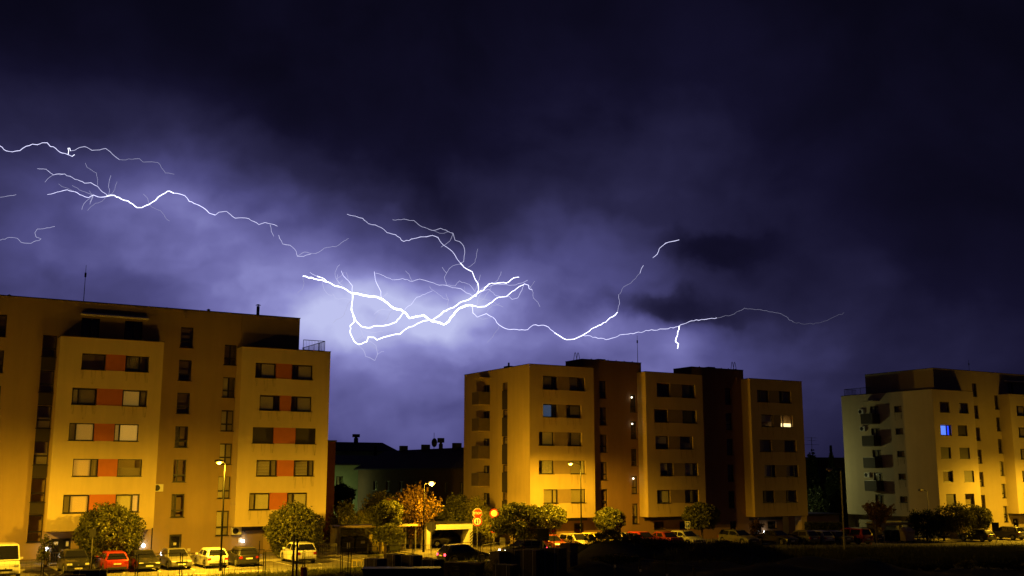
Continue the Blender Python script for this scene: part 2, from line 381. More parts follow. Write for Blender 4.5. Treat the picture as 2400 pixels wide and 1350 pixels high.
# ------------------------------------------------------------------ lightning
BOLT = {}
def bolt_mat(k):
    if k not in BOLT: BOLT[k] = mat('bolt_%d' % len(BOLT), (0, 0, 0), 1, spec=0, emit=(.80, .82, 1.0) if k > 2 else (.70, .70, 1.0), estr=k if k > 1.6 else k)
    return BOLT[k]
def z7(l): return [(600 + x / 3, 450 + y / 3) for x, y in l]
def z8(l): return [(x / 3.4286, 280 + y / 3.4286) for x, y in l]
def jag(pts, amp=1.0):
    out = [pts[0]]
    for a, b2 in zip(pts[:-1], pts[1:]):
        L = math.hypot(b2[0] - a[0], b2[1] - a[1]); n = max(1, int(L / 6)); nxv, nyv = -(b2[1] - a[1]) / max(L, .1), (b2[0] - a[0]) / max(L, .1)
        for i in range(1, n):
            t = i / n; o = random.uniform(-1, 1) * amp * min(1.6, L * .06)
            out.append((a[0] + (b2[0] - a[0]) * t + nxv * o, a[1] + (b2[1] - a[1]) * t + nyv * o))
        out.append(b2)
    return out
BD = 1500.0
def channel(name, parent, base, pts, w, k, fade=0.0, depth=(0, 0)):
    p = jag(pts); n = len(p); P = []; rr = []
    for i, (x, y) in enumerate(p):
        t = i / max(1, n - 1); P.append(at_dist(x, y, BD + depth[0] + (depth[1] - depth[0]) * t) - base)
        wd = w * (.7 if w > 2.5 else .68) * (1 - fade * t) * random.uniform(.75, 1.2); rr.append(max(.18, wd * .5 * BD / FPX))
    return MB().path(P, rr, 5).obj(name, bolt_mat(k), parent)
base = at_dist(1010, 740, BD)
bt = thing('lightning_bolt', 'brightest thick forked lightning bolt in the middle of the sky between the buildings', 'lightning', base)
main = [
 ([(330,592),(430,615),(500,632),(560,662),(620,678),(678,712)], 3.4, 5, 0),
 ([(678,712),(740,722),(800,735),(850,738),(890,755),(940,795),(975,820),(1020,828),(1045,845),(1080,888),(1130,875),(1180,865),(1215,893),(1240,910),(1290,918),(1320,932),(1360,905),(1400,845),(1430,818),(1480,798),(1520,797)], 5.2, 7, 0),
 ([(1520,797),(1560,808),(1610,805),(1660,775),(1700,742),(1760,735),(1800,700),(1850,665),(1885,650)], 3.2, 4, .5),
 ([(1240,905),(1280,875),(1320,840),(1390,812),(1450,770),(1510,748),(1560,710),(1600,690),(1640,645),(1700,640),(1760,640),(1810,605),(1850,598)], 3.8, 5, .65),
 ([(678,712),(675,780),(670,830),(690,870),(700,900),(740,945),(790,955),(850,940),(910,938),(985,915),(1020,870),(1045,840)], 3.0, 4, 0),
 ([(672,820),(680,850),(690,915),(662,940),(665,1000),(690,1050),(720,1072),(780,1052),(790,1018),(830,1022),(850,1040),(900,1020),(960,1005),(1010,1000),(1060,960),(1120,935),(1180,905),(1220,900)], 2.9, 4, 0),
 ([(430,592),(470,605),(500,632)], 2.6, 3, 0), ([(380,565),(430,592)], 1.3, 1.4, 0),
 ([(1545,735),(1565,690),(1560,640),(1535,600),(1520,560),(1480,540),(1437,500)], 2.6, 3, .1),
 ([(1437,500),(1400,445),(1365,405),(1320,375),(1280,320),(1240,305),(1180,315),(1110,328),(1040,348),(980,300),(920,285),(880,250),(840,232),(790,222),(750,185),(700,170),(640,155)], 1.9, 1.5, .4),
 ([(1437,500),(1460,490),(1468,430),(1460,380),(1430,348),(1400,340),(1385,290),(1350,278),(1300,255),(1240,270),(1150,235),(1110,200),(1040,190),(960,195)], 1.6, .95, .5),
 ([(1540,735),(1480,710),(1440,680),(1380,672),(1330,655),(1270,650),(1200,625),(1150,612),(1100,628),(1030,608),(960,618),(900,590),(840,570)], 1.7, 1.3, .4),
 ([(880,745),(878,700),(855,655),(838,610),(832,560)], 2.0, 1.8, .4),
 ([(678,712),(678,660),(650,625),(615,590),(600,555)], 2.0, 1.8, .5),
 ([(620,670),(590,645),(568,610),(575,580)], 1.3, 1.0, .4),
 ([(1045,830),(1100,780),(1130,740),(1190,718),(1240,695)], 1.5, 1.3, .4),
 ([(1560,710),(1600,670),(1660,655),(1720,650),(1800,655),(1870,640),(1910,620)], 1.4, 1.2, .2),
 ([(1885,650),(1870,690),(1840,745),(1800,755),(1780,735),(1720,740)], 1.4, 1.2, .2),
 ([(1885,645),(1915,655),(1920,680),(1945,690)], 1.8, 2, .3), ([(1560,700),(1640,685),(1680,725),(1730,740)], 1.3, 1.1, .2),
 ([(1540,700),(1500,650),(1430,625),(1400,660),(1340,655),(1325,600),(1340,570),(1310,530)], 1.2, 1.0, .4),
 ([(720,1072),(760,1120),(770,1155),(800,1165),(835,1185),(855,1140),(845,1080),(790,1045)], 1.2, .9, .1),
 ([(730,950),(750,1010),(780,1040)], 1.1, .9, 0), ([(970,825),(880,825),(830,860)], 1.2, 1.0, .4),
 ([(1555,800),(1560,750),(1590,700)], 1.1, .9, 0), ([(675,755),(560,748),(540,715)], 1.1, .9, .3), ([(1345,805),(1355,760),(1335,715)], 1.0, .8, .3), ([(1490,530),(1540,495),(1560,400)], 1.0, .7, .5),
 ([(1520,797),(1525,850),(1555,880),(1620,855),(1665,880),(1710,935),(1760,962),(1850,970),(1910,968),(1950,935),(2040,942),(2100,990)], 1.9, 1.8, 0),
]
for pts, w, k, fd in main: channel('branch', bt, base, z7(pts), w, k, fd, (0, random.uniform(-60, 60)))
def forks(parent, base, chans, n):
    for _ in range(n):
        p = random.choice(chans); i0 = random.randrange(len(p) - 1); x, y = p[i0]; dx, dy = p[i0 + 1][0] - x, p[i0 + 1][1] - y
        a = math.atan2(dy, dx) + random.choice((-1, 1)) * random.uniform(.5, 1.3); q = [(x, y)]
        for j in range(random.randint(2, 6)):
            a += random.uniform(-.6, .6); L = random.uniform(6, 15); q.append((q[-1][0] + L * math.cos(a), q[-1][1] + L * math.sin(a)))
        channel('branch', parent, base, q, random.uniform(.7, 1.1), random.choice((.6, .75, .9)), .6)
forks(bt, base, [z7(m[0]) for m in main], 34)
channel('branch', bt, base, [(1300,780),(1328,796),(1345,795),(1370,783),(1392,768),(1420,755),(1447,732)], 2.6, 3.2, .1)
channel('branch', bt, base, [(1447,732),(1452,712),(1450,690)], 1.3, 1, .4)
channel('branch', bt, base, [(1365,785),(1420,796),(1460,784),(1490,780),(1520,775),(1560,771),(1590,765),(1620,752),(1680,745)], 1.7, 1.5, .1)
channel('branch', bt, base, [(1680,745),(1715,738),(1745,722),(1790,728),(1830,735),(1860,755)], 1.1, .34, .5)
channel('branch', bt, base, [(1860,755),(1885,760),(1920,757),(1950,745),(1978,733)], .8, .17, .5)
channel('branch', bt, base, [(1452,690),(1462,672),(1478,664),(1490,652),(1500,640)], 1.0, .55, .1)
channel('branch', bt, base, [(1592,765),(1588,785),(1583,800),(1590,806),(1588,817)], 2.8, 4, 0)
base = at_dist(1545, 590, BD + 150)
b2 = thing('lightning_bolt', 'short faint lightning streak beside the small dark cloud on the right', 'lightning', base)
channel('branch', b2, base, [(1592,562),(1575,566),(1560,570),(1545,583),(1540,596),(1530,604)], 1.8, 1.6, .2)
channel('branch', b2, base, [(1508,622),(1503,630),(1500,640)], 1.5, 1.3, .2)
base = at_dist(380, 460, BD)
b3 = thing('lightning_bolt', 'long lightning bolt wandering across the upper left sky above the left block', 'lightning', base)
for pts, w, k, fd in [
 ([(860,615),(920,610),(975,640),(1030,655),(1100,708),(1140,708),(1200,682),(1250,650),(1270,625),(1310,600),(1345,577),(1365,577),(1395,592)], 3.0, 3.5, .1),
 ([(1395,592),(1450,600),(1485,612),(1520,658),(1600,690),(1660,730),(1680,752),(1730,768)], 2.2, 2, .1),
 ([(1730,768),(1760,745),(1820,738),(1850,762),(1890,793),(1930,790),(2000,797),(2080,845),(2130,828),(2180,840),(2230,858)], 1.8, 1.3, .2),
 ([(860,617),(810,625),(750,607),(712,628),(660,610),(600,580),(540,565),(440,590),(380,603)], 2.2, 2.0, .5),
 ([(870,617),(820,580),(785,538),(730,508),(680,512),(600,480),(520,438),(430,445),(370,400),(300,395)], 1.9, 1.4, .5),
 ([(785,530),(775,430),(700,385),(685,350)], 1.1, .7, .3), ([(740,605),(660,575),(580,530)], 1.1, .7, .4),
 ([(2170,845),(2180,900),(2200,940)], 1.3, 1, .2), ([(2240,930),(2270,1000),(2330,1010),(2380,1060),(2390,1100),(2440,1100),(2500,1080)], 1.4, 1.1, .1)]:
    channel('branch', b3, base, z8(pts), w, k, fd)
forks(b3, base, [z8([(860,615),(975,640),(1100,708),(1200,682),(1365,577)]), z8([(860,617),(750,607),(600,580),(440,590)]), z8([(870,617),(730,508),(520,438),(300,395)])], 12)
channel('branch', b3, base, z7([(290,450),(340,422),(420,432),(480,395),(560,385),(650,325)]), 1.2, .8, .4)
base = at_dist(150, 360, BD)
b4 = thing('lightning_bolt', 'thin lightning bolt along the left edge of the sky, highest of them all', 'lightning', base)
for pts, w, k, fd in [
 ([(580,297),(540,280),(480,262),(430,220),(405,217),(380,187),(340,187),(300,203),(260,198),(210,215),(160,250),(100,260),(50,252),(0,213),(-60,190)], 2.0, 1.7, .1),
 ([(548,280),(552,250),(545,232),(560,230),(566,252)], 1.8, 2.5, 0), ([(580,297),(600,282)], 1.8, 2.2, 0),
 ([(566,252),(600,248),(640,225),(680,218),(740,248),(800,245),(850,233),(900,275),(960,323)], 1.6, 1.1, .1),
 ([(960,323),(1060,320),(1120,315),(1150,342),(1270,347),(1330,430),(1400,440)], 1.2, .6, .3)]:
    channel('branch', b4, base, z8(pts), w, k, fd)
base = at_dist(60, 560, BD)
b5 = thing('lightning_bolt', 'faint hook shaped lightning thread low at the left edge of the sky', 'lightning', base)
channel('branch', b5, base, z8([(440,860),(400,870),(300,880),(280,910),(290,945),(330,960),(250,995),(170,988),(140,955),(80,948),(0,970),(-50,980)]), 1.3, .8, .2)
b6 = channel('lightning_bolt', None, at_dist(0, 460, BD), z8([(130,603),(60,615),(0,625),(-60,625)]), 1.3, .7, .2); b6.location = at_dist(0, 460, BD)
tag(b6, 'tiny faint lightning dash at the very left edge of the sky', 'lightning')

# ------------------------------------------------------------------ windows and walls
def front_px(px, py, v):
    r = ray(px, py); t = v / (r[0] * VX + r[1] * VY); return (UV(r[0] * t, r[1] * t)[0], CAMH + r[2] * t)
def gable_px(px, py, u):
    r = ray(px, py); t = u / (r[0] * UX + r[1] * UY); return (UV(r[0] * t, r[1] * t)[1], CAMH + r[2] * t)
class Bld:
    def __init__(s, name, label, u0, v0, z0, cat='apartment building', group=None):
        s.u0, s.v0, s.z0 = u0, v0, z0; s.e = thing(name, label, cat, W(u0, v0, z0), ROT, group)
    def part(s, mb, name, m, **k): return mb.obj(name, m, s.e, loc=(-s.u0, -s.v0, -s.z0), **k)
    def put(s, name, me, u, v, z, rot=0.0): return inst(name, me, s.e, (u - s.u0, v - s.v0, z - s.z0), rot)
def wall_open(b, s0, s1, z0, z1, plane, ops, axis='u', depth=1.1, mi=0):
    """wall sheet with rectangular openings, each opening has reveals and a shallow room behind"""
    if axis == 'u': T = lambda s, z, d: (s, plane + d, z)
    else: T = lambda s, z, d: (plane + d, s, z)
    ss_ = sorted(set([s0, s1] + [o[i] for o in ops for i in (0, 1) if s0 < o[i] < s1])); zz = sorted(set([z0, z1] + [o[i] for o in ops for i in (2, 3) if z0 < o[i] < z1]))
    for i in range(len(ss_) - 1):
        for j in range(len(zz) - 1):
            a, c, d, e = ss_[i], ss_[i + 1], zz[j], zz[j + 1]; ms, mz = (a + c) / 2, (d + e) / 2
            if any(o[0] < ms < o[1] and o[2] < mz < o[3] for o in ops): continue
            b.quad(T(a, d, 0), T(c, d, 0), T(c, e, 0), T(a, e, 0), mi)
    for o in ops:
        a, c, d, e = o[:4]; D = o[4] if len(o) > 4 else depth
        b.quad(T(a, d, 0), T(a, e, 0), T(a, e, D), T(a, d, D), mi); b.quad(T(c, d, 0), T(c, e, 0), T(c, e, D), T(c, d, D), mi)
        b.quad(T(a, d, 0), T(c, d, 0), T(c, d, D), T(a, d, D), mi); b.quad(T(a, e, 0), T(c, e, 0), T(c, e, D), T(a, e, D), mi)
        b.quad(T(a, d, D), T(c, d, D), T(c, e, D), T(a, e, D), mi)
WM = {}
def wmesh(key, fn):
    if key not in WM: WM[key] = fn()
    return WM[key]
def window(B, u, v, z, w, h, style, rot=0.0, name='window', label=None, sill=True):
    """style: (split fraction of the mullion, fill left, fill right, transom fraction or 0)"""
    w = round(w, 1); h = round(h, 1); sp, fl, fr, tr = style; f = .075
    def fm():
        b = MB(); b.box(-w/2, -w/2+f, 0, .09, 0, h); b.box(w/2-f, w/2, 0, .09, 0, h); b.box(-w/2+f, w/2-f, .002, .088, 0, f); b.box(-w/2+f, w/2-f, .002, .088, h-f, h)
        if 0 < sp < 1: x = -w/2 + w*sp; b.box(x-.055, x+.055, -.01, .08, f, h-f)
        if tr: b.box(-w/2+f, w/2-f, -.008, .082, h*tr-.06, h*tr+.06)
        if sill: b.box(-w/2-.06, w/2+.06, -.24, .0, -.035, .012)
        return b.mesh('window', FRAME)
    fo = B.put(name, wmesh(('f', w, h, sp, tr, sill), fm), u, v, z, rot)
    if label: fo['label'] = label
    inst('pane', wmesh(('p', w, h), lambda: MB().box(-w/2+f*.6, w/2-f*.6, .04, .046, f*.6, h-f*.6).mesh('pane', PANE)), fo)
    if sill and h < 1.7 and random.random() < .75:
        def sm():
            b = MB()
            for x0, x1 in ((-w/2 - .06, -w/2 + .25), (w/2 - .3, w/2 + .06), (-.2, .25)):
                L = random.uniform(.7, 1.15); b.quad((x0, -.165, -.04), (x1, -.165, -.04), (x1 - .08, -.165, -.04 - L), (x0 + .06, -.165, -.04 - L))
            return b.mesh('rain_stain', STAIN)
        so = inst('rain_stain', wmesh(('st', w, h, random.randrange(3)), sm), fo); so['kind'] = 'stuff'
    halves = [(-w/2+f, -w/2+w*sp-.05, fl), (-w/2+w*sp+.05, w/2-f, fr)] if 0 < sp < 1 else [(-w/2+f, w/2-f, fl)]
    for k, (x0, x1, fill) in enumerate(halves):
        if not fill: continue
        def bm():
            b = MB(); y = .14
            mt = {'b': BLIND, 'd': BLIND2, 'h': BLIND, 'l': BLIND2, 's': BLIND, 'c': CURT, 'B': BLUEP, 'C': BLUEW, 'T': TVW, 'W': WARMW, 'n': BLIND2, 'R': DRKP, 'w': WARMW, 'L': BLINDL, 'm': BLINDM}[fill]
            if fill in 'bdBTWnLm': b.box(x0-.03, x1+.03, y, y+.02, f, h-f*.7)
            elif fill == 'R': b.box(x0, x1, -.03, -.005, f*.5, h)      # closed roller shutter outside
            elif fill == 'w': b.box(x0, x1, y, y+.02, f, h*.34)
            elif fill in 'h': b.box(x0, x1, y, y+.02, h*.42, h-f)
            elif fill in 'l': b.box(x0, x1, y, y+.02, f, h*.5)
            elif fill == 's':
                n = int((h-2*f) / .13)
                for i in range(n):
                    zz = f + i*.13; b.add([(x0, y, zz+.03), (x1, y, zz+.03), (x1, y+.05, zz+.115), (x0, y+.05, zz+.115)], [(0, 1, 2, 3)])
            else:
                n = 14
                for i in range(n):
                    xa = x0 + (x1-x0)*i/n; xb = x0 + (x1-x0)*(i+1)/n; ya = y + (.05 if i % 2 else 0); yb = y + (0 if i % 2 else .05)
                    b.quad((xa, ya, f), (xb, yb, f), (xb, yb, h-f), (xa, ya, h-f))
            return b.mesh({'s': 'slatted_blind', 'c': 'curtain', 'C': 'curtain', 'R': 'roller_shutter', 'T': 'curtain', 'W': 'lit_room', 'w': 'lit_room', 'B': 'lit_room'}.get(fill, 'blind'), mt)
        nm = {'s': 'slatted_blind', 'c': 'curtain', 'C': 'curtain', 'R': 'roller_shutter', 'T': 'curtain', 'W': 'lit_room', 'w': 'lit_room', 'B': 'lit_room'}.get(fill, 'blind')
        inst(nm, wmesh(('b', w, h, round(x0, 2), round(x1, 2), fill), bm), fo)
    return fo
def band(B, v, z0, z1, us, mpanel, styles, panel_name='facade_panel', rec=.16):
    """window - panel - window in one recessed band, us = four u values"""
    a, c, d, e = us; h = z1 - z0
    window(B, (a + c) / 2, v + rec, z0, c - a - .02, h - .01, styles[0]); window(B, (d + e) / 2, v + rec, z0, e - d - .02, h - .01, styles[1])
    b = MB(); b.box(c + .02, d - .02, v + .03, v + .16, z0 + .004, z1 - .004); B.part(b, panel_name, mpanel)
def coping(B, u0, u1, v0, v1, z, name='coping'):
    b = MB(); t = .28
    b.box(u0 - .05, u1 + .05, v0 - .05, v0 + t, z, z + .06); b.box(u0 - .05, u0 + t, v0 + t, v1, z, z + .06); b.box(u1 - t, u1 + .05, v0 + t, v1, z, z + .06)
    B.part(b, name, COPING)
def railing(B, pts, z0, h=1.0, name='railing'):
    b = MB()
    for (p, q) in zip(pts[:-1], pts[1:]):
        L = math.hypot(q[0] - p[0], q[1] - p[1]); n = max(2, int(L / .14))
        b.cyl((*p, z0 + h), (*q, z0 + h), .03, n=6); b.cyl((*p, z0 + .1), (*q, z0 + .1), .02, n=5)
        for i in range(n + 1):
            t = i / n; x = p[0] + (q[0] - p[0]) * t; y = p[1] + (q[1] - p[1]) * t; b.cyl((x, y, z0), (x, y, z0 + h), .028 if i % 10 == 0 else .011, n=4)
    B.part(b, name, DARKM)
def ac_unit(B, u, v, z, rot=0.0):
    o = B.put('air_conditioner', wmesh('ac', lambda: MB().box(-.42, .42, -.34, 0, 0, .62).mesh('air_conditioner', WHITE)), u, v, z, rot)
    def g():
        b = MB()
        for r in (.24, .17, .10, .03): 
            n = 16
            for i in range(n):
                a0, a1 = 2*math.pi*i/n, 2*math.pi*(i+1)/n; b.cyl((-.1+r*math.cos(a0), -.355, .31+r*math.sin(a0)), (-.1+r*math.cos(a1), -.355, .31+r*math.sin(a1)), .018, n=4, cap=False)
        b.cyl((-.1, -.343, .31), (-.1, -.347, .31), .25, n=16); return b.mesh('fan_grille', BLACKP)
    inst('fan_grille', wmesh('acg', g), o)
def wall_lamp(B, u, v, z, m=LEDW, r=.09, power=0, colr=(.85, .92, 1)):
    o = B.put('wall_lamp', wmesh(('wl', m.name, r), lambda: MB().sphere((0, 0, 0), r, 10, 6).mesh('wall_lamp', m, True)), u, v, z)
    if power:
        l = bpy.data.lights.new('wall_lamp_light', 'POINT'); l.energy = power; l.color = colr; l.shadow_soft_size = .12
        lo = bpy.data.objects.new('wall_lamp_light', l); COL.objects.link(lo); lo.parent = o; lo.location = (0, -.25, 0)
def mast(B, u, v, z, h, name='antenna'):
    b = MB(); b.cyl((u, v, z), (u, v, z + h), .035, .018, 5); b.cyl((u, v, z + h * .72), (u, v, z + h * .82), .08, .08, 6); B.part(b, name, DARKM)

def door(B, u, v, z, w, h, name='door', m=FRAME, notices=()):
    o = B.put(name, MB().box(-w/2, w/2, 0, .08, 0, h).mesh(name, m), u, v, z)
    b = MB(); b.box(-w/2+.14, w/2-.14, -.012, 0, h*.42, h-.14); b.box(-w/2+.14, w/2-.14, -.012, 0, .12, h*.36); b.obj('pane', CGLASS, o)
    b = MB(); b.box(w/2-.12, w/2-.08, -.07, -.03, .9, 1.3); b.obj('handle', CHROME, o)
    for (x, zz, ww, hh) in notices: MB().box(x-ww/2, x+ww/2, -.02, -.013, zz-hh/2, zz+hh/2).obj('paper_notice', WHITE, o)
    return o

# ---- block on the left
A = Bld('apartment_block', 'large ochre apartment block on the left with orange panels between the windows', 11.15, 90.5, .4)
VA, VAM = 90.5, 92.1
rowsA = [(15.84, 17.18), (12.98, 14.34), (10.10, 11.50), (7.26, 8.66), (4.40, 5.84)]
P1 = [(12.87, 14.7, 16.28, 18.15), (12.32, 14.19, 16.22, 18.15), (12.29, 14.19, 15.76, 17.64), (12.77, 14.67, 16.18, 18.09), (12.24, 14.18, 16.2, 18.06)]
P2 = [(27.23, 29.09, 30.58, 32.51), (27.74, 29.56, 30.62, 32.49), (27.22, 29.09, 31.12, 32.99), (27.68, 29.52, 31.07, 32.94), (27.17, 28.98, 30.56, 32.4)]
S1 = [((1, 'n', None, 0), (.6, 'd', None, 0)), ((.25, 'b', 'd', 0), (.72, 'b', 'd', 0)), ((.27, 'd', 'b', 0), (.22, 'd', 'b', 0)), ((.72, 'b', 'd', 0), (1, 'l', None, 0)), ((.26, 'd', 'b', 0), (.7, 'd', 'b', 0))]
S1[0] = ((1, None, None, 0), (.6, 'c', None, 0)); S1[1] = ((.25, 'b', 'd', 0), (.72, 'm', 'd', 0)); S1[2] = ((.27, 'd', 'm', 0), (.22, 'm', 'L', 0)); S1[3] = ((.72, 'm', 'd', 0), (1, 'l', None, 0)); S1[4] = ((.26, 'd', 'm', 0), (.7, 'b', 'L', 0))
S2 = [((.28, None, 'b', 0), (.28, None, 'b', 0)), ((.72, 'b', None, 0), (.28, None, 'b', 0)), ((1, 'R', None, 0), (1, 'R', None, 0)), ((.7, 's', 'd', 0), (.72, 's', 'd', 0)), ((.28, 'd', 'b', 0), (.28, 'd', 'b', 0))]
def bay(B, u0, u1, v, vb, z0, z1, rows, ps, sts, m, mp_, skipside=False):
    ops = [(p[0], p[3], z[0], z[1]) for p, z in zip(ps, rows)]
    b = MB(); wall_open(b, u0, u1, z0, z1, v, ops)
    b.quad((u0, v, z0), (u0, vb, z0), (u0, vb, z1), (u0, v, z1)) if not skipside else None
    b.quad((u1, v, z0), (u1, vb, z0), (u1, vb, z1), (u1, v, z1)); b.quad((u0, v, z0), (u1, v, z0), (u1, vb, z0), (u0, vb, z0)); b.quad((u0, v, z1 - .12), (u1, v, z1 - .12), (u1, vb, z1 - .12), (u0, vb, z1 - .12))
    B.part(b, 'bay_wall', m)
    for p, z, s in zip(ps, rows, sts): band(B, v, z[0], z[1], p, mp_, s)
    b = MB(); b.box(u0 - .04, u1 + .04, v - .045, v + .22, z1, z1 + .05); b.box(u0 - .04, u0 + .2, v + .22, vb, z1, z1 + .05) if not skipside else None; b.box(u1 - .2, u1 + .04, v + .22, vb, z1, z1 + .05); B.part(b, 'coping', COPING)
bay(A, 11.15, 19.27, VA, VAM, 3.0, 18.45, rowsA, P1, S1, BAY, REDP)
bay(A, 25.98, 34.15, VA, VAM, 3.0, 18.5, rowsA, P2, S2, BAY, REDP)
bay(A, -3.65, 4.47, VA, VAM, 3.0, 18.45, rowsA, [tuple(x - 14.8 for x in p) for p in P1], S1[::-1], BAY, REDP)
zl = [(16.86, 18.65), (13.96, 15.78), (11.07, 12.92), (8.17, 10.06), (5.24, 7.16), (2.15, 4.30)]
zm = [(18.28, 20.09), (15.41, 17.21), (12.57, 14.37), (9.69, 11.49), (6.78, 8.67), (3.85, 5.79)]
zr = [(16.97, 18.78), (14.09, 15.89), (11.16, 13.0), (8.27, 10.10), (5.37, 7.24), (2.22, 4.33)]
opsm = []
for du in (0, -14.8):
    opsm += [(20.98 + du, 22.05 + du, a, c) for a, c in zm]
opsm += [(24.85, 25.92, a, c) for a, c in zr]; opsm += [(10.02, 11.09, a, c) for a, c in zl]; opsm += [(10.05, 11.06, 2.1, 18.7, .12)] if False else []
opsm += [(12.86, 14.3, 18.7, 20.3), (16.3, 17.75, 18.7, 20.3)]
opsg = [(11.84, 13.28, .5, 2.38), (17.4, 18.57, .5, 2.4), (20.98, 21.98, .5, 2.44)]
b = MB(); wall_open(b, -15, 31.6, .3, 21.6, VAM, opsm + opsg); wall_open(b, 31.6, 34.12, .3, 18.45, VAM, [])
b.quad((31.6, VAM, 18), (31.6, 103.5, 18), (31.6, 103.5, 21.6), (31.6, VAM, 21.6)); b.quad((34.12, VAM, .3), (34.12, 103.5, .3), (34.12, 103.5, 18.4), (34.12, VAM, 18.4))
b.quad((-15, VAM, .3), (-15, 103.5, .3), (-15, 103.5, 21.6), (-15, VAM, 21.6)); b.quad((-15, 103.5, .3), (34.12, 103.5, .3), (34.12, 103.5, 18.4), (-15, 103.5, 18.4)); b.quad((-15, 103.5, 18.4), (31.6, 103.5, 18.4), (31.6, 103.5, 21.6), (-15, 103.5, 21.6))
b.quad((-15, VAM, 21.5), (31.6, VAM, 21.5), (31.6, 103.5, 21.5), (-15, 103.5, 21.5)); b.quad((31.6, VAM, 18.35), (34.12, VAM, 18.35), (34.12, 103.5, 18.35), (31.6, 103.5, 18.35))
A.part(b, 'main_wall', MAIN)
b = MB(); b.box(26.25, 31.63, VAM - .14, VAM - .004, 18.4, 21.58); A.part(b, 'penthouse_wall', MAIN)
b = MB(); b.box(-15.05, 31.68, VAM - .16, VAM + .25, 21.6, 21.66); b.box(31.4, 31.68, VAM + .25, 103.5, 21.6, 21.66); A.part(b, 'coping', COPING)
ST = [(1, None, None, .32), (1, 'h', None, .32), (1, None, None, .32), (1, 'l', None, .32)]
for i, (a, c) in enumerate(zm):
    for du in (0, -14.8): window(A, 21.51 + du, VAM + .14, a, 1.05, c - a - .02, (.35, 'c' if i % 2 else None, None, .3) if i > 2 else (1, None, None, .32))
for i, (a, c) in enumerate(zr): window(A, 25.38, VAM + .14, a, 1.05, c - a - .02, (.5, 'b' if i > 0 else None, 'd' if i > 1 else None, .34))
b = MB()
for i, (a, c) in enumerate(zl):
    window(A, 10.55, VAM + .14, a, 1.05, c - a - .02, (1, None if i in (0, 1, 4, 5) else 'l', None, .38))
    if i < 5: MB_ = MB().box(10.02, 11.09, VAM - .02, VAM - .003, zl[i + 1][1], a); A.part(MB_, 'facade_panel', DRKP)
window(A, 13.58, VAM + .14, 18.7, 1.4, 1.6, (.5, None, None, 0), name='terrace_door', sill=False); window(A, 17.02, VAM + .14, 18.7, 1.4, 1.6, (.5, None, None, 0), name='terrace_door', sill=False)
b = MB(); b.box(12.7, 18.15, VAM - .38, VAM - .02, 20.5, 20.62); b.box(12.7, 18.15, VAM - .55, VAM - .36, 20.42, 20.56); b.box(12.75, 18.1, VAM - .3, VAM - .01, 20.62, 20.72); A.part(b, 'awning', BLIND, bevel=.02)
b = MB(); b.cyl((21.3, VAM - .02, 21.2), (21.3, VAM - .3, 21.2), .05); b.cyl((21.3, VAM - .28, 21.25), (21.3, VAM - .28, 20.9), .13, .16, 10); A.part(b, 'roof_outlet', MAIN)
door(A, 12.56, VAM + .12, .5, 1.42, 1.86, notices=((-.4, 1.5, .3, .25), (.45, 1.45, .2, .4), (.1, .8, .2, .2)))
door(A, 17.98, VAM + .12, .5, 1.15, 1.88, notices=((.1, 1.6, .26, .2), (-.1, 1.0, .24, .18), (.0, .6, .24, .18)))
door(A, 21.48, VAM + .12, .5, .98, 1.92, notices=((0, 1.15, .24, .22), (0, .6, .24, .34)))
b = MB(); b.box(-15, 34.15, VAM - .06, VAM - .003, .3, .75)
for a, c in ((-15, 11.8), (13.3, 17.3), (18.6, 20.9), (22.1, 27.4), (29.05, 34.14)):
    A.part(MB().box(a, c, VAM - .05, VAM - .003, .3, .72), 'plinth', CONCD)
gd = A.put('garage_door', MB().box(-.8, .8, 0, .05, 0, 2.15).mesh('garage_door', BRNP), 28.22, VAM - .06, .45)
for i in range(14): inst('panel', wmesh('gpan', lambda: MB().box(-.74, .74, -.025, -.001, 0, .13).mesh('panel', BRNP)), gd, (0, 0, .06 + i * .148))
MB().box(-.9, .9, .05, .06, 2.0, 2.24).obj('frame', FRAME, gd)
b = MB(); b.cyl((19.2, VA - .05, .4), (19.2, VA - .05, 3.1), .05, n=8); A.part(b, 'downpipe', DARKM)
b = MB(); b.box(34.16, 34.26, VAM + .0, VAM + .1, .3, 18.4); A.part(b, 'downpipe', GALV)
wall_lamp(A, 11.5, VAM - .2, 1.6, r=.15, power=3); wall_lamp(A, 18.85, VAM - .2, 1.62, r=.16, power=3); wall_lamp(A, 27.2, VAM - .2, 1.72, r=.13, power=3)
ac_unit(A, 19.75, VAM - .01, 6.0); ac_unit(A, 26.5, VAM - .2, 2.3); 
A.part(MB().box(26.6, 34.0, VAM - .04, VAM - .003, 2.55, 2.98), 'dark_band', DRKP)
A.part(MB().box(8.3, 8.9, VAM - .12, VAM - .003, 1.3, 1.8), 'meter_box', WHITE)
A.part(MB().box(22.5, 22.75, VAM - .1, VAM - .003, 1.0, 1.25), 'meter_box', WHITE); A.part(MB().box(26.8, 27.1, VAM - .1, VAM - .003, 1.6, 2.0), 'meter_box', WHITE)
mast(A, 13.3, 95, 21.5, 3.8)
b = MB(); b.cyl((28.27, 94, 21.4), (28.27, 94, 22.75), .14, n=10); b.cyl((28.27, 94, 22.85), (28.27, 94, 22.95), .26, .05, 10); b.cyl((28.27, 94, 22.7), (28.27, 94, 22.9), .04, n=5); A.part(b, 'chimney', DARKM)
for u_, h_ in ((2.0, .5), (7.5, .35), (20.3, .3), (24.0, .45)): A.part(MB().cyl((u_, 95, 21.4), (u_, 95, 21.75 + h_), .12, n=8).cyl((u_, 95, 21.75 + h_), (u_, 95, 21.85 + h_), .2, .05, 8), 'roof_vent', DARKM)
railing(A, [(31.65, VA + .35), (33.7, VA + .35), (33.7, 97)], 18.5, 1.0)

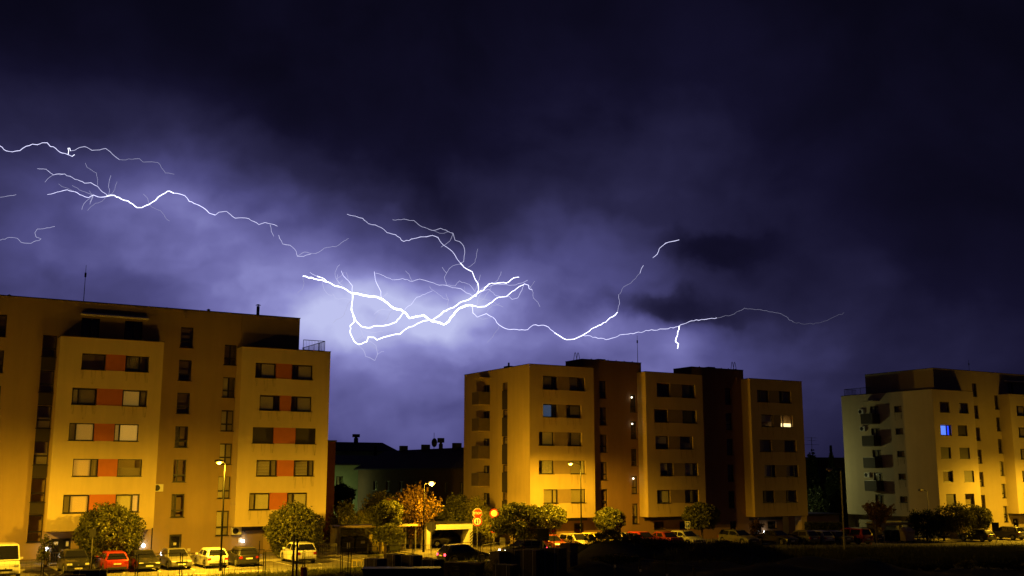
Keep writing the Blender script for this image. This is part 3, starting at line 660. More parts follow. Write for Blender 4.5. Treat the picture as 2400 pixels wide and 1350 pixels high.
# ---- block in the middle
B = Bld('apartment_block', 'middle apartment block of six storeys with brown recesses and stacked corner balconies', 55.48, 90.3, .4)
VB, VBM = 90.3, 91.8
R1 = [(16.01, 17.40), (13.18, 14.53), (10.30, 11.67), (7.45, 8.81), (4.54, 5.93)]
R2 = [(15.81, 17.28), (13.0, 14.42), (10.13, 11.52), (7.24, 8.63), (4.36, 5.75)]
R3 = [(15.72, 17.14), (12.87, 14.3), (9.98, 11.38), (7.10, 8.48), (4.18, 5.56)]
Q1 = [(57.07, 58.84, 60.38, 62.3), (57.1, 58.81, 59.97, 61.8), (56.57, 58.37, 60.1, 61.8), (56.55, 58.35, 60.43, 62.24), (57.1, 58.84, 60.45, 62.25)]
Q2 = [(71.84, 73.69, 75.39, 77.3), (71.39, 73.29, 75.4, 77.37), (71.48, 73.31, 74.93, 76.75), (72.04, 73.87, 75.54, 77.37), (71.54, 73.35, 75.43, 77.37)]
Q3 = [(86.63, 88.46, 90.2, 92.07), (87.15, 89.04, 90.28, 92.16), (86.71, 88.6, 90.7, 92.59), (87.28, 89.1, 90.8, 92.74), (86.84, 88.71, 90.54, 92.33)]
T1 = [((.7, 'd', None, 0), (.6, 'd', None, 0)), ((.68, 'T', None, 0), (.25, None, 'd', 0)), ((.25, None, 'b', 0), (.25, None, 'd', 0)), ((.24, None, 'c', 0), (.72, 'd', 'b', 0)), ((.68, 'd', 'd', 0), (.72, 'd', 'd', 0))]
T2 = [((1, None, None, 0), (.7, 'd', None, 0)), ((1, None, None, 0), (.8, 'R', None, 0)), ((1, 'h', None, 0), (1, 'l', None, 0)), ((.68, 'h', 'c', 0), (.7, 'b', 'c', 0)), ((.22, 'c', 'b', 0), (.65, 'c', 'c', 0))]
T3 = [((.3, 'd', 'd', 0), (.25, None, 'd', 0)), ((1, 'h', None, 0), (.25, 'w', 'w', 0)), ((1, 'd', None, 0), (1, None, None, 0)), ((.7, 'b', None, 0), (.7, 'd', 'c', 0)), ((.2, 'd', 'd', 0), (.2, 'd', 'c', 0))]
bay(B, 55.5, 63.42, VB, VBM, 3.05, 18.5, R1, Q1, T1, BAYB, BRNP, True)
bay(B, 70.3, 78.35, VB, VBM, 2.92, 18.45, R2, Q2, T2, BAYB, BRNP)
bay(B, 85.58, 93.95, VB, VBM, 2.62, 18.4, R3, Q3, T3, BAYB, BRNP)
c1 = [(15.45, 17.4), (12.6, 14.5), (9.7, 11.6), (6.8, 8.75), (3.93, 5.87)]; c2 = [(14.07, 15.97), (11.2, 13.1), (8.3, 10.15), (5.35, 7.25), (2.2, 4.3)]; c3 = [(15.4, 17.3), (12.5, 14.4), (9.6, 11.45), (6.6, 8.5), (3.62, 5.55)]
opB = [(65.2, 66.1, a, c) for a, c in c1] + [(69.3, 70.1, a, c) for a, c in c2] + [(83.05, 83.95, a, c) for a, c in c3]
opB += [(84.2, 84.9, 17.8, 18.6, .1)]
opG = [(61.95, 63.2, .5, 2.44), (72.2, 73.6, 1.55, 2.35), (75.75, 76.8, 1.5, 2.3), (88.9, 90.25, 1.2, 2.0), (86.4, 87.55, .3, 2.1), (83.1, 84.05, .3, 2.15), (58.3, 59.6, .9, 2.3)]
b = MB()
wall_open(b, 63.0, 70.9, .0, 19.55, VBM, [o for o in opB if 63 < o[0] < 70.9] + [o for o in opG if 63.3 < o[0] < 70.9]); wall_open(b, 78.1, 86.0, -.2, 19.5, VBM, [o for o in opB if 78 < o[0] < 86] + [o for o in opG if 78 < o[0] < 86])
wall_open(b, 55.5, 63.0, .0, 3.1, VBM, [(61.75, 62.95, .5, 2.44), (58.3, 59.6, .9, 2.3)]); wall_open(b, 70.9, 78.1, -.1, 3.0, VBM, [o for o in opG if 71 < o[0] < 78]); wall_open(b, 86.0, 91.3, -.5, 2.7, VBM, [o for o in opG if 86 < o[0] < 91.3])
for (a, c, zt) in ((63.0, 70.9, 19.55), (78.1, 86.0, 19.5)):
    b.quad((a, VBM, 18.3), (a, 95, 18.3), (a, 95, zt), (a, VBM, zt)); b.quad((c, VBM, 18.3), (c, 95, 18.3), (c, 95, zt), (c, VBM, zt)); b.quad((a, 95, 18.3), (c, 95, 18.3), (c, 95, zt), (a, 95, zt)); b.quad((a, VBM, zt - .1), (c, VBM, zt - .1), (c, 95, zt - .1), (a, 95, zt - .1))
b.quad((55.5, VBM, 18.33), (93.95, VBM, 18.33), (93.95, 104.4, 18.33), (55.5, 104.4, 18.33)); b.quad((93.95, VBM, 2.6), (93.95, 104.4, 2.6), (93.95, 104.4, 18.35), (93.95, VBM, 18.35))
b.quad((55.5, 104.4, -.5), (91.3, 104.4, -.5), (91.3, 104.4, 18.35), (55.5, 104.4, 18.35)); b.quad((91.3, 104.4, 2.6), (93.95, 104.4, 2.6), (93.95, 104.4, 18.35), (91.3, 104.4, 18.35)); b.quad((91.3, VBM, -.5), (91.3, 104.4, -.5), (91.3, 104.4, 2.7), (91.3, VBM, 2.7)); b.quad((91.3, VBM, 2.68), (93.95, VBM, 2.68), (93.95, 104.4, 2.68), (91.3, 104.4, 2.68))
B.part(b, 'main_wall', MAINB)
for a in (93.2,): B.part(MB().box(a - .1, a + .75, VB + .2, VB + 1.3, -.5, 2.6), 'pillar', BAYB)
for (a, c, zt) in ((63.0, 70.9, 19.55), (78.1, 86.0, 19.5)):
    bb = MB(); bb.box(a - .05, c + .05, VBM - .05, VBM + .2, zt, zt + .05); bb.box(a - .05, a + .2, VBM + .2, 95, zt, zt + .05); bb.box(c - .2, c + .05, VBM + .2, 95, zt, zt + .05); B.part(bb, 'coping', COPING)
    for i in range(6): B.part(MB().box(a + 1.2 + i * 1.1, a + 1.3 + i * 1.1, VBM + .0, VBM + .1, zt + .05, zt + .12), 'clamp', COPING)
for i, (a, c) in enumerate(c1): window(B, 65.65, VBM + .16, a, .9, c - a - .02, (1, None, None, .34))
for i, (a, c) in enumerate(c2):
    window(B, 69.7, VBM + .16, a, .8, c - a - .02, (1, 'd' if i > 2 else None, None, .34))
    if i in (0, 1, 3): wall_lamp(B, 69.4, VBM - .16, c - .28, GLOBE, .085)
for i, (a, c) in enumerate(c3): window(B, 83.5, VBM + .16, a, .9, c - a - .02, (1, 'l' if i == 1 else None, None, .3))
for (a, c, d, e) in ((72.2, 73.6, 1.55, 2.35), (75.75, 76.8, 1.5, 2.3), (88.9, 90.25, 1.2, 2.0)): window(B, (a + c) / 2, VBM + .16, d, c - a - .02, e - d, (1, 'l' if a > 80 else None, None, 0))
door(B, 62.35, VBM + .1, .5, 1.18, 1.92, notices=((.3, 1.7, .2, .18), (.3, 1.2, .16, .2))); door(B, 83.57, VBM + .12, -.0, .93, 2.13, notices=((0, 1.2, .24, .2),)); door(B, 86.97, VBM + .12, -.1, 1.12, 2.15, notices=((0, 1.5, .24, .2),)); door(B, 58.95, VBM + .12, .9, 1.25, 1.38)
for (a, c, z) in ((55.52, 63.4, 2.7), (70.9, 78.0, 2.5), (86, 91.3, 2.2)): B.part(MB().box(a, c, VBM - .05, VBM - .003, z - .02, z + .3), 'dark_band', DRKP)  # dark bands stand in for the shadow under the overhanging bays
wall_lamp(B, 88.1, VBM - .2, .85, r=.1, power=8)
# gable wall with the narrow window strip and balcony doors
flo = [14.75, 11.92, 8.97, 6.1, 3.2]
og = [(98.54, 99.97, z + .02, z + 2.25) for z in flo]
strip_w = [(16.12, 17.0), (13.3, 14.15), (10.5, 11.35), (7.6, 8.45), (4.72, 5.6)]
og += [(94.75, 95.85, a, c) for a, c in strip_w]
b = MB(); wall_open(b, VB, 104.42, .2, 18.5, 55.48, og, 'v', .9); B.part(b, 'gable_wall', BAYB)
b = MB(); b.box(55.43, 55.7, VB, 104.45, 18.5, 18.55); B.part(b, 'coping', COPING)
for i in range(len(strip_w)):
    lo_ = strip_w[i + 1][1] if i < 4 else 2.6; B.part(MB().box(55.46, 55.476, 94.75, 95.85, lo_, strip_w[i][0]), 'facade_panel', REDP if False else DRKP)
for i, (a, c) in enumerate(strip_w): window(B, 55.62, 95.3, a, 1.08, c - a - .02, (1, 'l' if i == 2 else None, None, 0), rot=-math.pi / 2, sill=False)
BALP = mat('balcony_panel', (.16, .12, .075), .6, var=.25, vscale=1.5)
for i, z in enumerate(flo):
    window(B, 55.62, 99.25, z + .03, 1.4, 2.2, (.5, None if i < 2 else 'd', None, 0), rot=-math.pi / 2, name='balcony_door', sill=False)
    if i == 4: continue
    bo = B.put('balcony', MB().box(-1.36, 0, 0, 1.5, 0, .14).mesh('balcony', BAYB), 55.47, 98.5, z - .02)
    MB().box(-1.38, -1.34, -.02, 1.52, .12, 1.42).obj('balcony_front', BALP, bo); MB().box(-1.33, -.003, -.02, .02, .12, 1.42).obj('balcony_side', BALP, bo); MB().box(-1.33, -.003, 1.48, 1.52, .12, 1.42).obj('balcony_side', BALP, bo)
    c = MB(); c.box(-1.4, -1.32, -.04, 1.54, 1.42, 1.46); c.box(-1.32, 0, -.04, .04, 1.42, 1.46); c.obj('handrail', GALV, bo)
B.part(MB().box(54.1, 55.47, 98.4, 100.1, 17.6, 17.74), 'canopy', BAYB)
b = MB()
for x in (0, .45):
    for d in (0, .35):
        pass
def hoops(Bq, u, v, z):
    b = MB()
    for k in (0, .38):
        pts = [(u + k - .25, v, z), (u + k - .05, v, z + 1.0), (u + k + .02, v, z + 1.12), (u + k + .1, v, z + 1.0), (u + k + .32, v, z)]
        b.path(pts, .03, 5)
    b.cyl((u - .25, v, z + .1), (u + .13, v, z + .1), .02, n=4); Bq.part(b, 'roof_ladder', DARKM)
hoops(B, 64.0, 94.6, 19.5); hoops(B, 85.4, 93.0, 19.45)
mast(B, 70.6, 92.0, 19.55, 3.1)
B.part(MB().cyl((55.9, 95.2, 18.4), (55.9, 95.2, 19.1), .1, n=8).box(55.7, 56.3, 94.9, 95.9, 18.4, 18.75), 'chimney', DARKM)
B.part(MB().box(65.6, 66.6, 92.5, 93.3, 19.5, 19.8), 'roof_vent', DARKM); B.part(MB().box(81.3, 82.3, 92.5, 93.3, 19.45, 19.75), 'roof_vent', DARKM)

# ---- block on the right
C = Bld('apartment_block', 'right hand apartment block with a blue lit window and dark corner balconies', 112.8, 86.5, -.5)
VC, VCM = 86.5, 88.1
sC = [(15.14, 16.49), (12.25, 13.59), (9.35, 10.76), (6.44, 7.86), (3.57, 4.97)]
UC = [((114.15, 115.98), (117.93, 119.74)), ((114.0, 116.07), (117.35, 119.2)), ((113.7, 115.66), (117.35, 119.38)), ((113.8, 115.74), (117.92, 119.87)), ((114.1, 115.99), (117.8, 119.6))]
FC = [((1, None, None, 0), (.5, 'b', None, 0)), ((.68, 'B', 'C', 0), (1, 'R', None, 0)), ((1, 'R', None, 0), (1, 'R', None, 0)), ((1, 'n', None, 0), (1, 'R', None, 0)), ((1, 'R', None, 0), (1, 'l', None, 0))]
ops = [(a, c, z0, z1) for z, p in zip(sC, UC) for (a, c) in p for (z0, z1) in (z,)]
def plain_bay(Bq, u0, u1, ops_):
    b = MB(); wall_open(b, u0, u1, 2.3, 18.0, VC, ops_); b.quad((u1, VC, 2.3), (u1, VCM, 2.3), (u1, VCM, 18), (u1, VC, 18)); b.quad((u0, VC, 2.3), (u0, VCM, 2.3), (u0, VCM, 18), (u0, VC, 18)) if u0 > 115 else None
    b.quad((u0, VC, 2.3), (u1, VC, 2.3), (u1, VCM, 2.3), (u0, VCM, 2.3)); b.quad((u0, VC, 17.9), (u1, VC, 17.9), (u1, VCM, 17.9), (u0, VCM, 17.9)); Bq.part(b, 'bay_wall', BAYC)
    b = MB(); b.box(u0 - .04, u1 + .04, VC - .045, VC + .22, 18.0, 18.05); b.box(u1 - .2, u1 + .04, VC + .22, VCM, 18, 18.05); Bq.part(b, 'coping', COPING)
plain_bay(C, 112.82, 120.95, ops)
for z, p, f in zip(sC, UC, FC):
    for k in (0, 1):
        window(C, sum(p[k]) / 2, VC + .18, z[0], p[k][1] - p[k][0] - .02, z[1] - z[0] - .01, f[k], label='window glowing bright blue' if f[k][1] == 'B' else None)
p2o = [(129.9, 131.8, z0, z1) for z0, z1 in sC] + [(133.3, 135.2, z0, z1) for z0, z1 in sC]
plain_bay(C, 128.55, 136.7, p2o)
for i, (a, c, z0, z1) in enumerate(p2o): window(C, (a + c) / 2, VC + .18, z0, c - a - .02, z1 - z0 - .01, (.3, None if i == 0 else 'b', 'd', 0))
za = [(17.55, 19.33), (14.65, 16.4), (11.75, 13.5), (8.8, 10.6), (5.85, 7.7), (2.9, 4.75)]; zb = [(16.0, 17.9), (13.1, 14.95), (10.15, 12.05), (7.2, 9.1), (4.3, 6.15), (1.2, 3.25)]
oc = [(123.1, 124.0, a, c) for a, c in za] + [(127.65, 128.5, a, c) for a, c in zb] + [(130.6, 132.0, 18.2, 19.7), (129.5, 130.7, -.3, 1.6)]
b = MB(); wall_open(b, 115.4, 150, 2.3, 20.95, VCM, oc[:12] + oc[12:13]); wall_open(b, 114.2, 150, -.6, 2.3, VCM, [(129.5, 130.7, -.3, 1.6), (127.65, 128.5, 1.2, 2.3)])
b.quad((115.4, VCM, 18), (115.4, 99.15, 18), (115.4, 99.15, 20.95), (115.4, VCM, 20.95)); b.quad((115.4, 99.15, 18), (150, 99.15, 18), (150, 99.15, 20.95), (115.4, 99.15, 20.95)); b.quad((115.4, VCM, 20.85), (150, VCM, 20.85), (150, 99.15, 20.85), (115.4, 99.15, 20.85))
b.quad((112.82, VCM, 17.88), (115.4, VCM, 17.88), (115.4, 101.2, 17.88), (112.82, 101.2, 17.88)); b.quad((112.82, 101.2, -.6), (150, 101.2, -.6), (150, 101.2, 18), (112.82, 101.2, 18)); b.quad((150, VCM, -.6), (150, 101.2, -.6), (150, 101.2, 20.9), (150, VCM, 20.9))
b.quad((114.2, VCM, -.6), (114.2, 101.2, -.6), (114.2, 101.2, 2.1), (114.2, VCM, 2.1)); b.quad((112.82, VC, 2.1), (114.5, VC, 2.1), (114.5, 101.2, 2.1), (112.82, 101.2, 2.1))
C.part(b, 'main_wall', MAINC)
b = MB(); b.box(115.35, 150, VCM - .05, VCM + .2, 20.95, 21.0); b.box(115.35, 115.6, VCM + .2, 99.15, 20.95, 21.0); C.part(b, 'coping', COPING)
flc = [13.96, 11.05, 8.2, 5.22, 2.4]
og = [(95.0, 96.4, z + .03, z + 2.4) for z in flc] + [(91.3, 92.45, z, z + .8) for z in (15.37, 12.5, 9.6, 6.7, 3.82)]
b = MB(); wall_open(b, VC, 101.25, 2.1, 18.02, 112.8, og, 'v', .9); C.part(b, 'gable_wall', BAYC); C.part(MB().box(112.76, 113.0, VC, 101.3, 18.02, 18.07), 'coping', COPING)
for i, z in enumerate(flc):
    window(C, 112.94, 95.7, z + .04, 1.36, 2.3, (.5, 'd', 'd', 0), rot=-math.pi / 2, name='balcony_door', sill=False)
    if i == 4: continue
    bo = C.put('balcony', MB().box(-1.4, 0, 0, 1.9, 0, .14).mesh('balcony', CONCD), 112.79, 94.9, z)
    MB().box(-1.42, -1.38, -.02, 1.92, .12, 1.36).obj('balcony_front', DRKP, bo); MB().box(-1.37, -.003, -.02, .02, .12, 1.36).obj('balcony_side', DRKP, bo); MB().box(-1.37, -.003, 1.88, 1.92, .12, 1.36).obj('balcony_side', DRKP, bo)
    MB().box(-1.44, -1.36, -.04, 1.94, 1.36, 1.40).obj('handrail', GALV, bo)
for z in (15.37, 12.5, 9.6, 6.7, 3.82): window(C, 112.94, 91.87, z, 1.13, .79, (1, None, None, 0), rot=-math.pi / 2)
C.part(MB().box(111.6, 112.79, 94.8, 96.9, 16.95, 17.07), 'canopy', BAYC)
for v, z in ((97.7, 15.4), (97.6, 13.1), (97.3, 7.0)): ac_unit(C, 112.79, v, z, -math.pi / 2)
railing(C, [(113.0, 100.8), (113.0, 96.3)], 18.0, .95); railing(C, [(113.0, 100.8), (115.3, 100.8)], 18.0, .95)
for z, (a, c) in enumerate(za): window(C, 123.55, VCM + .16, a, .9, c - a - .02, (1, 'l' if z in (3, 4) else None, None, .34))
for z, (a, c) in enumerate(zb): window(C, 128.07, VCM + .16, a, .84, c - a - .02, (1, 'c' if z > 2 else None, None, .34))
window(C, 131.3, VCM + .14, 18.2, 1.38, 1.5, (.5, None, None, 0), name='terrace_door', sill=False); C.part(MB().box(130.0, 135.5, VCM - .4, VCM - .02, 19.85, 20.0), 'awning', BLIND)
door(C, 130.1, VCM + .12, -.3, 1.18, 1.88, notices=((0, 1.5, .24, .2), (0, .9, .24, .2)))
C.part(MB().box(128.6, 136.6, VCM - .6, VCM - .003, 2.0, 2.28), 'entrance_canopy', DRKP)
mast(C, 131, 94, 20.8, 2.6)
# ------------------------------------------------------------------ houses behind
def house_box(name, label, u0, u1, v0, v1, ze, zr, m, ridge='v', win=(), cat='house', chim=()):
    h = Bld(name, label, u0, v0, .3, cat)
    ops_f = [w for w in win if w[0] == 'f']; ops_g = [w for w in win if w[0] == 'g']
    b = MB(); wall_open(b, u0, u1, .2, ze, v0, [w[1:] for w in ops_f], 'u', .4); wall_open(b, v0, v1, .2, ze, u0, [w[1:] for w in ops_g], 'v', .4)
    b.quad((u1, v0, .2), (u1, v1, .2), (u1, v1, ze), (u1, v0, ze)); b.quad((u0, v1, .2), (u1, v1, .2), (u1, v1, ze), (u0, v1, ze))
    um, vm_ = (u0 + u1) / 2, (v0 + v1) / 2
    if ridge == 'v': b.add([(u0, v0, ze), (u1, v0, ze), (um, v0, zr), (u0, v1, ze), (u1, v1, ze), (um, v1, zr)], [(0, 1, 2), (3, 5, 4)])
    else: b.add([(u0, v0, ze), (u0, v1, ze), (u0, vm_, zr), (u1, v0, ze), (u1, v1, ze), (u1, vm_, zr)], [(0, 2, 1), (3, 4, 5)])
    h.part(b, 'wall', m)
    b = MB(); o = .5; t = .18; s = (zr - ze) / (((u1 - u0) if ridge == 'v' else (v1 - v0)) / 2)
    if ridge == 'v':
        for sg in (-1, 1):
            ue = um + sg * ((u1 - u0) / 2 + o); z_ = ze - o * s + .03
            b.add([(um, v0 - o, zr + .03), (um, v1 + o, zr + .03), (ue, v1 + o, z_), (ue, v0 - o, z_), (um, v0 - o, zr + .03 + t), (um, v1 + o, zr + .03 + t), (ue, v1 + o, z_ + t), (ue, v0 - o, z_ + t)],
                  [(0, 1, 2, 3), (4, 5, 6, 7), (0, 3, 7, 4), (1, 2, 6, 5), (2, 3, 7, 6)])
    else:
        for sg in (-1, 1):
            ve = vm_ + sg * ((v1 - v0) / 2 + o); z_ = ze - o * s + .03
            b.add([(u0 - o, vm_, zr + .03), (u1 + o, vm_, zr + .03), (u1 + o, ve, z_), (u0 - o, ve, z_), (u0 - o, vm_, zr + .03 + t), (u1 + o, vm_, zr + .03 + t), (u1 + o, ve, z_ + t), (u0 - o, ve, z_ + t)],
                  [(0, 1, 2, 3), (4, 5, 6, 7), (0, 3, 7, 4), (1, 2, 6, 5), (2, 3, 7, 6)])
    h.part(b, 'roof', ROOFD)
    for w in win:
        f, a, c, d, e = w
        if f == 'f': window(h, (a + c) / 2, v0 + .1, d, c - a - .02, e - d - .02, (.5, 'd', None, 0))
        else: window(h, u0 + .1, (a + c) / 2, d, c - a - .02, e - d - .02, (.5, 'd', None, 0), rot=-math.pi / 2)
    for (u, v, z0, z1, w, cap) in chim:
        b = MB(); b.box(u - w, u + w, v - w * .7, v + w * .7, z0, z1)
        if cap: b.box(u - w * 1.8, u + w * 1.8, v - w, v + w, z1 + .15, z1 + .75); b.box(u - w * .6, u + w * .6, v - w * .6, v + w * .6, z1, z1 + .2)
        h.part(b, 'chimney', ROOFD)
    return h
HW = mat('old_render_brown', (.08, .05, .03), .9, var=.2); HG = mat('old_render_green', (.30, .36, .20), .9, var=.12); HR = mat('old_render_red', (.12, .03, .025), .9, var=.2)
wn = [('g', 108 + k * 4.2, 109.3 + k * 4.2, z, z + 1.3) for k in range(7) for z in (2.2, 5.2)]
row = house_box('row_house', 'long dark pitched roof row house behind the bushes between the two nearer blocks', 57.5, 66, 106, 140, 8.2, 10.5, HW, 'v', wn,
          chim=[(61.7, v, 10.0, 11.3, .5, False) for v in (108, 113, 118, 127, 134)] + [(61.7, 122.5, 10, 11.3, .22, True)])
b = MB(); b.cyl((61.7, 124.5, 10.3), (61.7, 124.5, 12.8), .03, n=4); b.sphere((61.7, 124.4, 11.5), .4, 8, 6, sz=1.5); row.part(b, 'satellite_dish', DARKM)
b = MB(); b.cyl((60.5, 106, 9.8), (60.5, 106, 12.2), .04, n=4); b.sphere((60.5, 106, 12.2), .22, 8, 6, sz=1.3); row.part(b, 'vent_pipe', DARKM)
wn = [('f', a, a + 1.1, z, z + 1.5) for a in (55.0, 58.5, 61.5) for z in (2.5, 5.6)]
gh_ = house_box('terraced_house', 'pale green rendered house end just right of the left block', 53.0, 64.0, 142, 158, 8.7, 10.0, HG, 'u', wn)
far = house_box('terraced_house', 'far pale green gabled house peeking over the lower roofs', 70, 82, 182, 196, 11.6, 13.2, HG, 'u', [], chim=[(77, 189, 13, 14.2, .35, True)])
rb = Bld('dark_red_block', 'narrow dark red rendered block peeping out behind the left block', 37.5, 108, .3, 'building')
uR = u_on(785, 108, 1100)
b = MB(); b.box(uR - 9, uR, 108, 120, .2, 10.9); rb.part(b, 'wall', HR); rb.part(MB().box(uR - 9.1, uR + .1, 107.9, 120.1, 10.9, 11.05), 'coping', COPING)
for z in (2.5, 5.3, 8.1): rb.part(MB().box(uR - 3, uR - 1.6, 107.9, 107.99, z, z + 1.4), 'window', CGLASS)
# right gap: flat building, low annex
fb = Bld('flat_roofed_block', 'black flat roofed building with tv aerial in the gap right of the middle block', 118, 132, -.4, 'building')
ua, ub = u_on(1893, 132, 1090), u_on(1965, 132, 1090)
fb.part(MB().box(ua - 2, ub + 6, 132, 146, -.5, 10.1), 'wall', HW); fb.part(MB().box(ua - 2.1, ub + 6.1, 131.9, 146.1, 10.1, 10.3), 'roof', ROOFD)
for k in range(3): fb.part(MB().box(ua + 1.5 + k * 3, ua + 2.8 + k * 3, 131.93, 131.99, 6.9, 8.4), 'window', CGLASS)
ac_u = u_on(1903, 135, 1050); b = MB(); b.cyl((ac_u, 135, 10.2), (ac_u, 135, 13.9), .05, n=5)
for z, L in ((13.8, 1.1), (13.3, .8), (12.6, 1.5)):
    b.cyl((ac_u - L, 135, z), (ac_u + L, 135, z), .03, n=4)
    for k in range(5): b.cyl((ac_u - L + k * L / 2, 134.6, z), (ac_u - L + k * L / 2, 135.4, z), .02, n=4)
fb.part(b, 'tv_aerial', DARKM)
ga = Bld('garage_row', 'low flat roofed garage building between the middle and right blocks', 100, 97, -.3, 'garage')
ga.part(MB().box(97.5, 106.5, 97, 103, -.5, 2.2), 'wall', BAYB); ga.part(MB().box(97.3, 106.7, 96.8, 103.2, 2.2, 2.45), 'roof', COPING)

# ------------------------------------------------------------------ street lamps
SOD = (1.0, .535, .018)
Ptr0 = lambda px, v: W(u_on(px, v, 1250), v, gz(u_on(px, v, 1250)))
def road_optic(l):
    # street luminaires throw more light along the road than across it
    l.use_nodes = True; t = NT(l.node_tree); e = [n for n in l.node_tree.nodes if n.type == 'EMISSION'][0]
    g = t.n('ShaderNodeNewGeometry'); d = t.vm('DOT_PRODUCT', g.outputs['Incoming'], (UX, UY, 0)).outputs['Value']
    dz = t.m('ABSOLUTE', t.vm('DOT_PRODUCT', g.outputs['Incoming'], (0, 0, 1)).outputs['Value'])
    t.put(e.inputs['Strength'], t.m('ADD', t.m('MULTIPLY_ADD', t.m('POWER', t.m('ABSOLUTE', d), 4.0), 3.2, .42), t.m('MULTIPLY', t.m('POWER', dz, 2.0), 1.5)))
def street_lamp(label, px, pybase, pytop, arm, lit=True, power=6000, up=.12, v=None, aim=(22, 0), P=None, colr=SOD, h=None, spot=168):
    P = P or ground_at(px, pybase); H_ = h or (zat(px, pytop, P) - P.z)
    t = thing('street_lamp', label, 'street lamp', P, ROT, 'street lamps')
    b = MB(); b.cyl((0, 0, 0), (0, 0, 1.1), .11, .10, 8); b.cyl((0, 0, 1.1), (0, 0, H_), .075, .045, 8); b.obj('pole', GALV if not lit else POLED, t)
    ax, ay = arm; L = math.hypot(ax, ay)
    MB().path([(0, 0, H_ - .05), (ax * .6, ay * .6, H_ + .10), (ax, ay, H_ + .12)], .035, 6).obj('arm', DARKM, t)
    dx, dy = ax / L, ay / L
    hd = MB(); c = Vector((ax, ay, H_ + .12)); hd.path([c - Vector((dx, dy, 0)) * .2, c + Vector((dx, dy, 0)) * .12, c + Vector((dx, dy, 0)) * .5], [.07, .15, .09], 8)
    ho = hd.obj('lamp_head', GALV, t, smooth=True)
    MB().sphere((ax + dx * .15, ay + dy * .15, H_ + .03), .26 if 'brightest' in label else .17, 12, 8, sz=.75).obj('lamp_glass', SODG if lit else mat('unlit_lamp_glass', (.75, .5, .3), .3), ho, smooth=True)
    if lit:
        w = W(0, 0); 
        l = bpy.data.lights.new('lamp_light', 'SPOT'); l.energy = power; l.color = colr; l.spot_size = R(spot); l.spot_blend = .6; l.shadow_soft_size = .16; road_optic(l)
        lo = bpy.data.objects.new('lamp_light', l); COL.objects.link(lo); lo.parent = t; lo.location = (ax + dx * .15, ay + dy * .15, H_ - .12); lo.rotation_euler = (R(aim[0]), R(aim[1]), 0)
        if up > 0:
            l2 = bpy.data.lights.new('lamp_glow', 'POINT'); l2.energy = power * up; l2.color = colr; l2.shadow_soft_size = .2; road_optic(l2)
            o2 = bpy.data.objects.new('lamp_glow', l2); COL.objects.link(o2); o2.parent = t; o2.location = (ax + dx * .15, ay + dy * .15, H_ - .16)
    return t
street_lamp('lit street lamp on a thin black pole in front of the left block', 516, 1338, 1085, (-.35, -.1), power=15500, up=.045, spot=176)
street_lamp('lit street lamp standing in front of the middle block', 1363, 1287, 1088, (-.9, .15), power=8800, up=.045, spot=174)
street_lamp('brightest street lamp beside the reddish tree at the garage ramp', 993, 1288, 1134, (.45, -.25), power=7500, up=.5, P=Ptr0(993, 88.7))
street_lamp('tall unlit street lamp on a grey pole left of the right block', 1980, 1292, 1103, (-1.1, .2), lit=False)
street_lamp('small unlit street lamp by the balconies of the right block', 2043, 1262, 1150, (-.8, .1), lit=False, P=W(108, 84.5, gz(108)))
street_lamp('lit street lamp off the left edge', 0, 0, 0, (-.35, -.1), power=14500, up=.05, spot=176, P=W(1.0, 80.6, gz(1)), h=8.2)
street_lamp('lit street lamp off the right edge before the right block', 0, 0, 0, (-.6, .1), power=9500, up=.14, P=W(126.8, 80.2, gz(124)), h=8.6, spot=178)
street_lamp('pale lit lamp hidden behind the middle block', 0, 0, 0, (-.3, .1), power=1300, up=.7, P=W(102.5, 106, gz(97)), h=8.0, colr=(.9, .92, .38))
street_lamp('lit lamp hidden between left block and row house', 0, 0, 0, (.3, .1), power=420, up=.6, P=W(51.5, 139, .3), h=5.0, colr=(.85, 1, .35))

# ------------------------------------------------------------------ plants
def leaf_cloud(pts, size, jit=.5, droop=0.0):
    """folded leaf quads at the given points"""
    n = len(pts); a = rng.normal(size=(n, 3)); a /= np.linalg.norm(a, axis=1)[:, None]
    c = rng.normal(size=(n, 3)); c -= (c * a).sum(1)[:, None] * a; c /= np.linalg.norm(c, axis=1)[:, None]
    s = size * (1 + jit * (rng.random(n) - .5))[:, None]
    a[:, 2] -= droop; a = a * s; c = c * s * .55
    v = np.empty((n, 4, 3)); v[:, 0] = pts - a; v[:, 1] = pts + c; v[:, 2] = pts + a; v[:, 3] = pts - c
    f = np.arange(n * 4).reshape(n, 4)
    return v.reshape(-1, 3), f
def cloud_obj(name, v, f, m, parent, loc=(0, 0, 0)):
    me = bpy.data.meshes.new(name); me.vertices.add(len(v)); me.vertices.foreach_set('co', v.astype(np.float32).ravel())
    k = f.shape[1]; me.loops.add(f.size); me.loops.foreach_set('vertex_index', f.astype(np.int32).ravel()); me.polygons.add(len(f))
    me.polygons.foreach_set('loop_start', np.arange(len(f), dtype=np.int32) * k); me.materials.append(m); me.update(calc_edges=True); me.validate()
    o = bpy.data.objects.new(name, me); COL.objects.link(o); o.parent = parent; o.location = loc; return o
def ball_pts(n, rx, ry, rz):
    d = rng.normal(size=(n, 3)); d /= np.linalg.norm(d, axis=1)[:, None]
    lump = 1 + .085 * np.sin(d[:, 0] * 7 + 1) * np.sin(d[:, 1] * 6) + .06 * np.sin(d[:, 2] * 9 + d[:, 0] * 5) + .03 * np.sin(d[:, 1] * 17 + d[:, 2] * 13)
    r = lump * (1 - .42 * rng.random(n) ** 2.2) * (1 + .035 * rng.normal(size=n)); keep = np.sin(d[:, 0] * 11 + d[:, 2] * 8) * np.sin(d[:, 1] * 12 - d[:, 2] * 10) > -.72
    return (d * r[:, None])[keep] * np.array([rx, ry, rz])
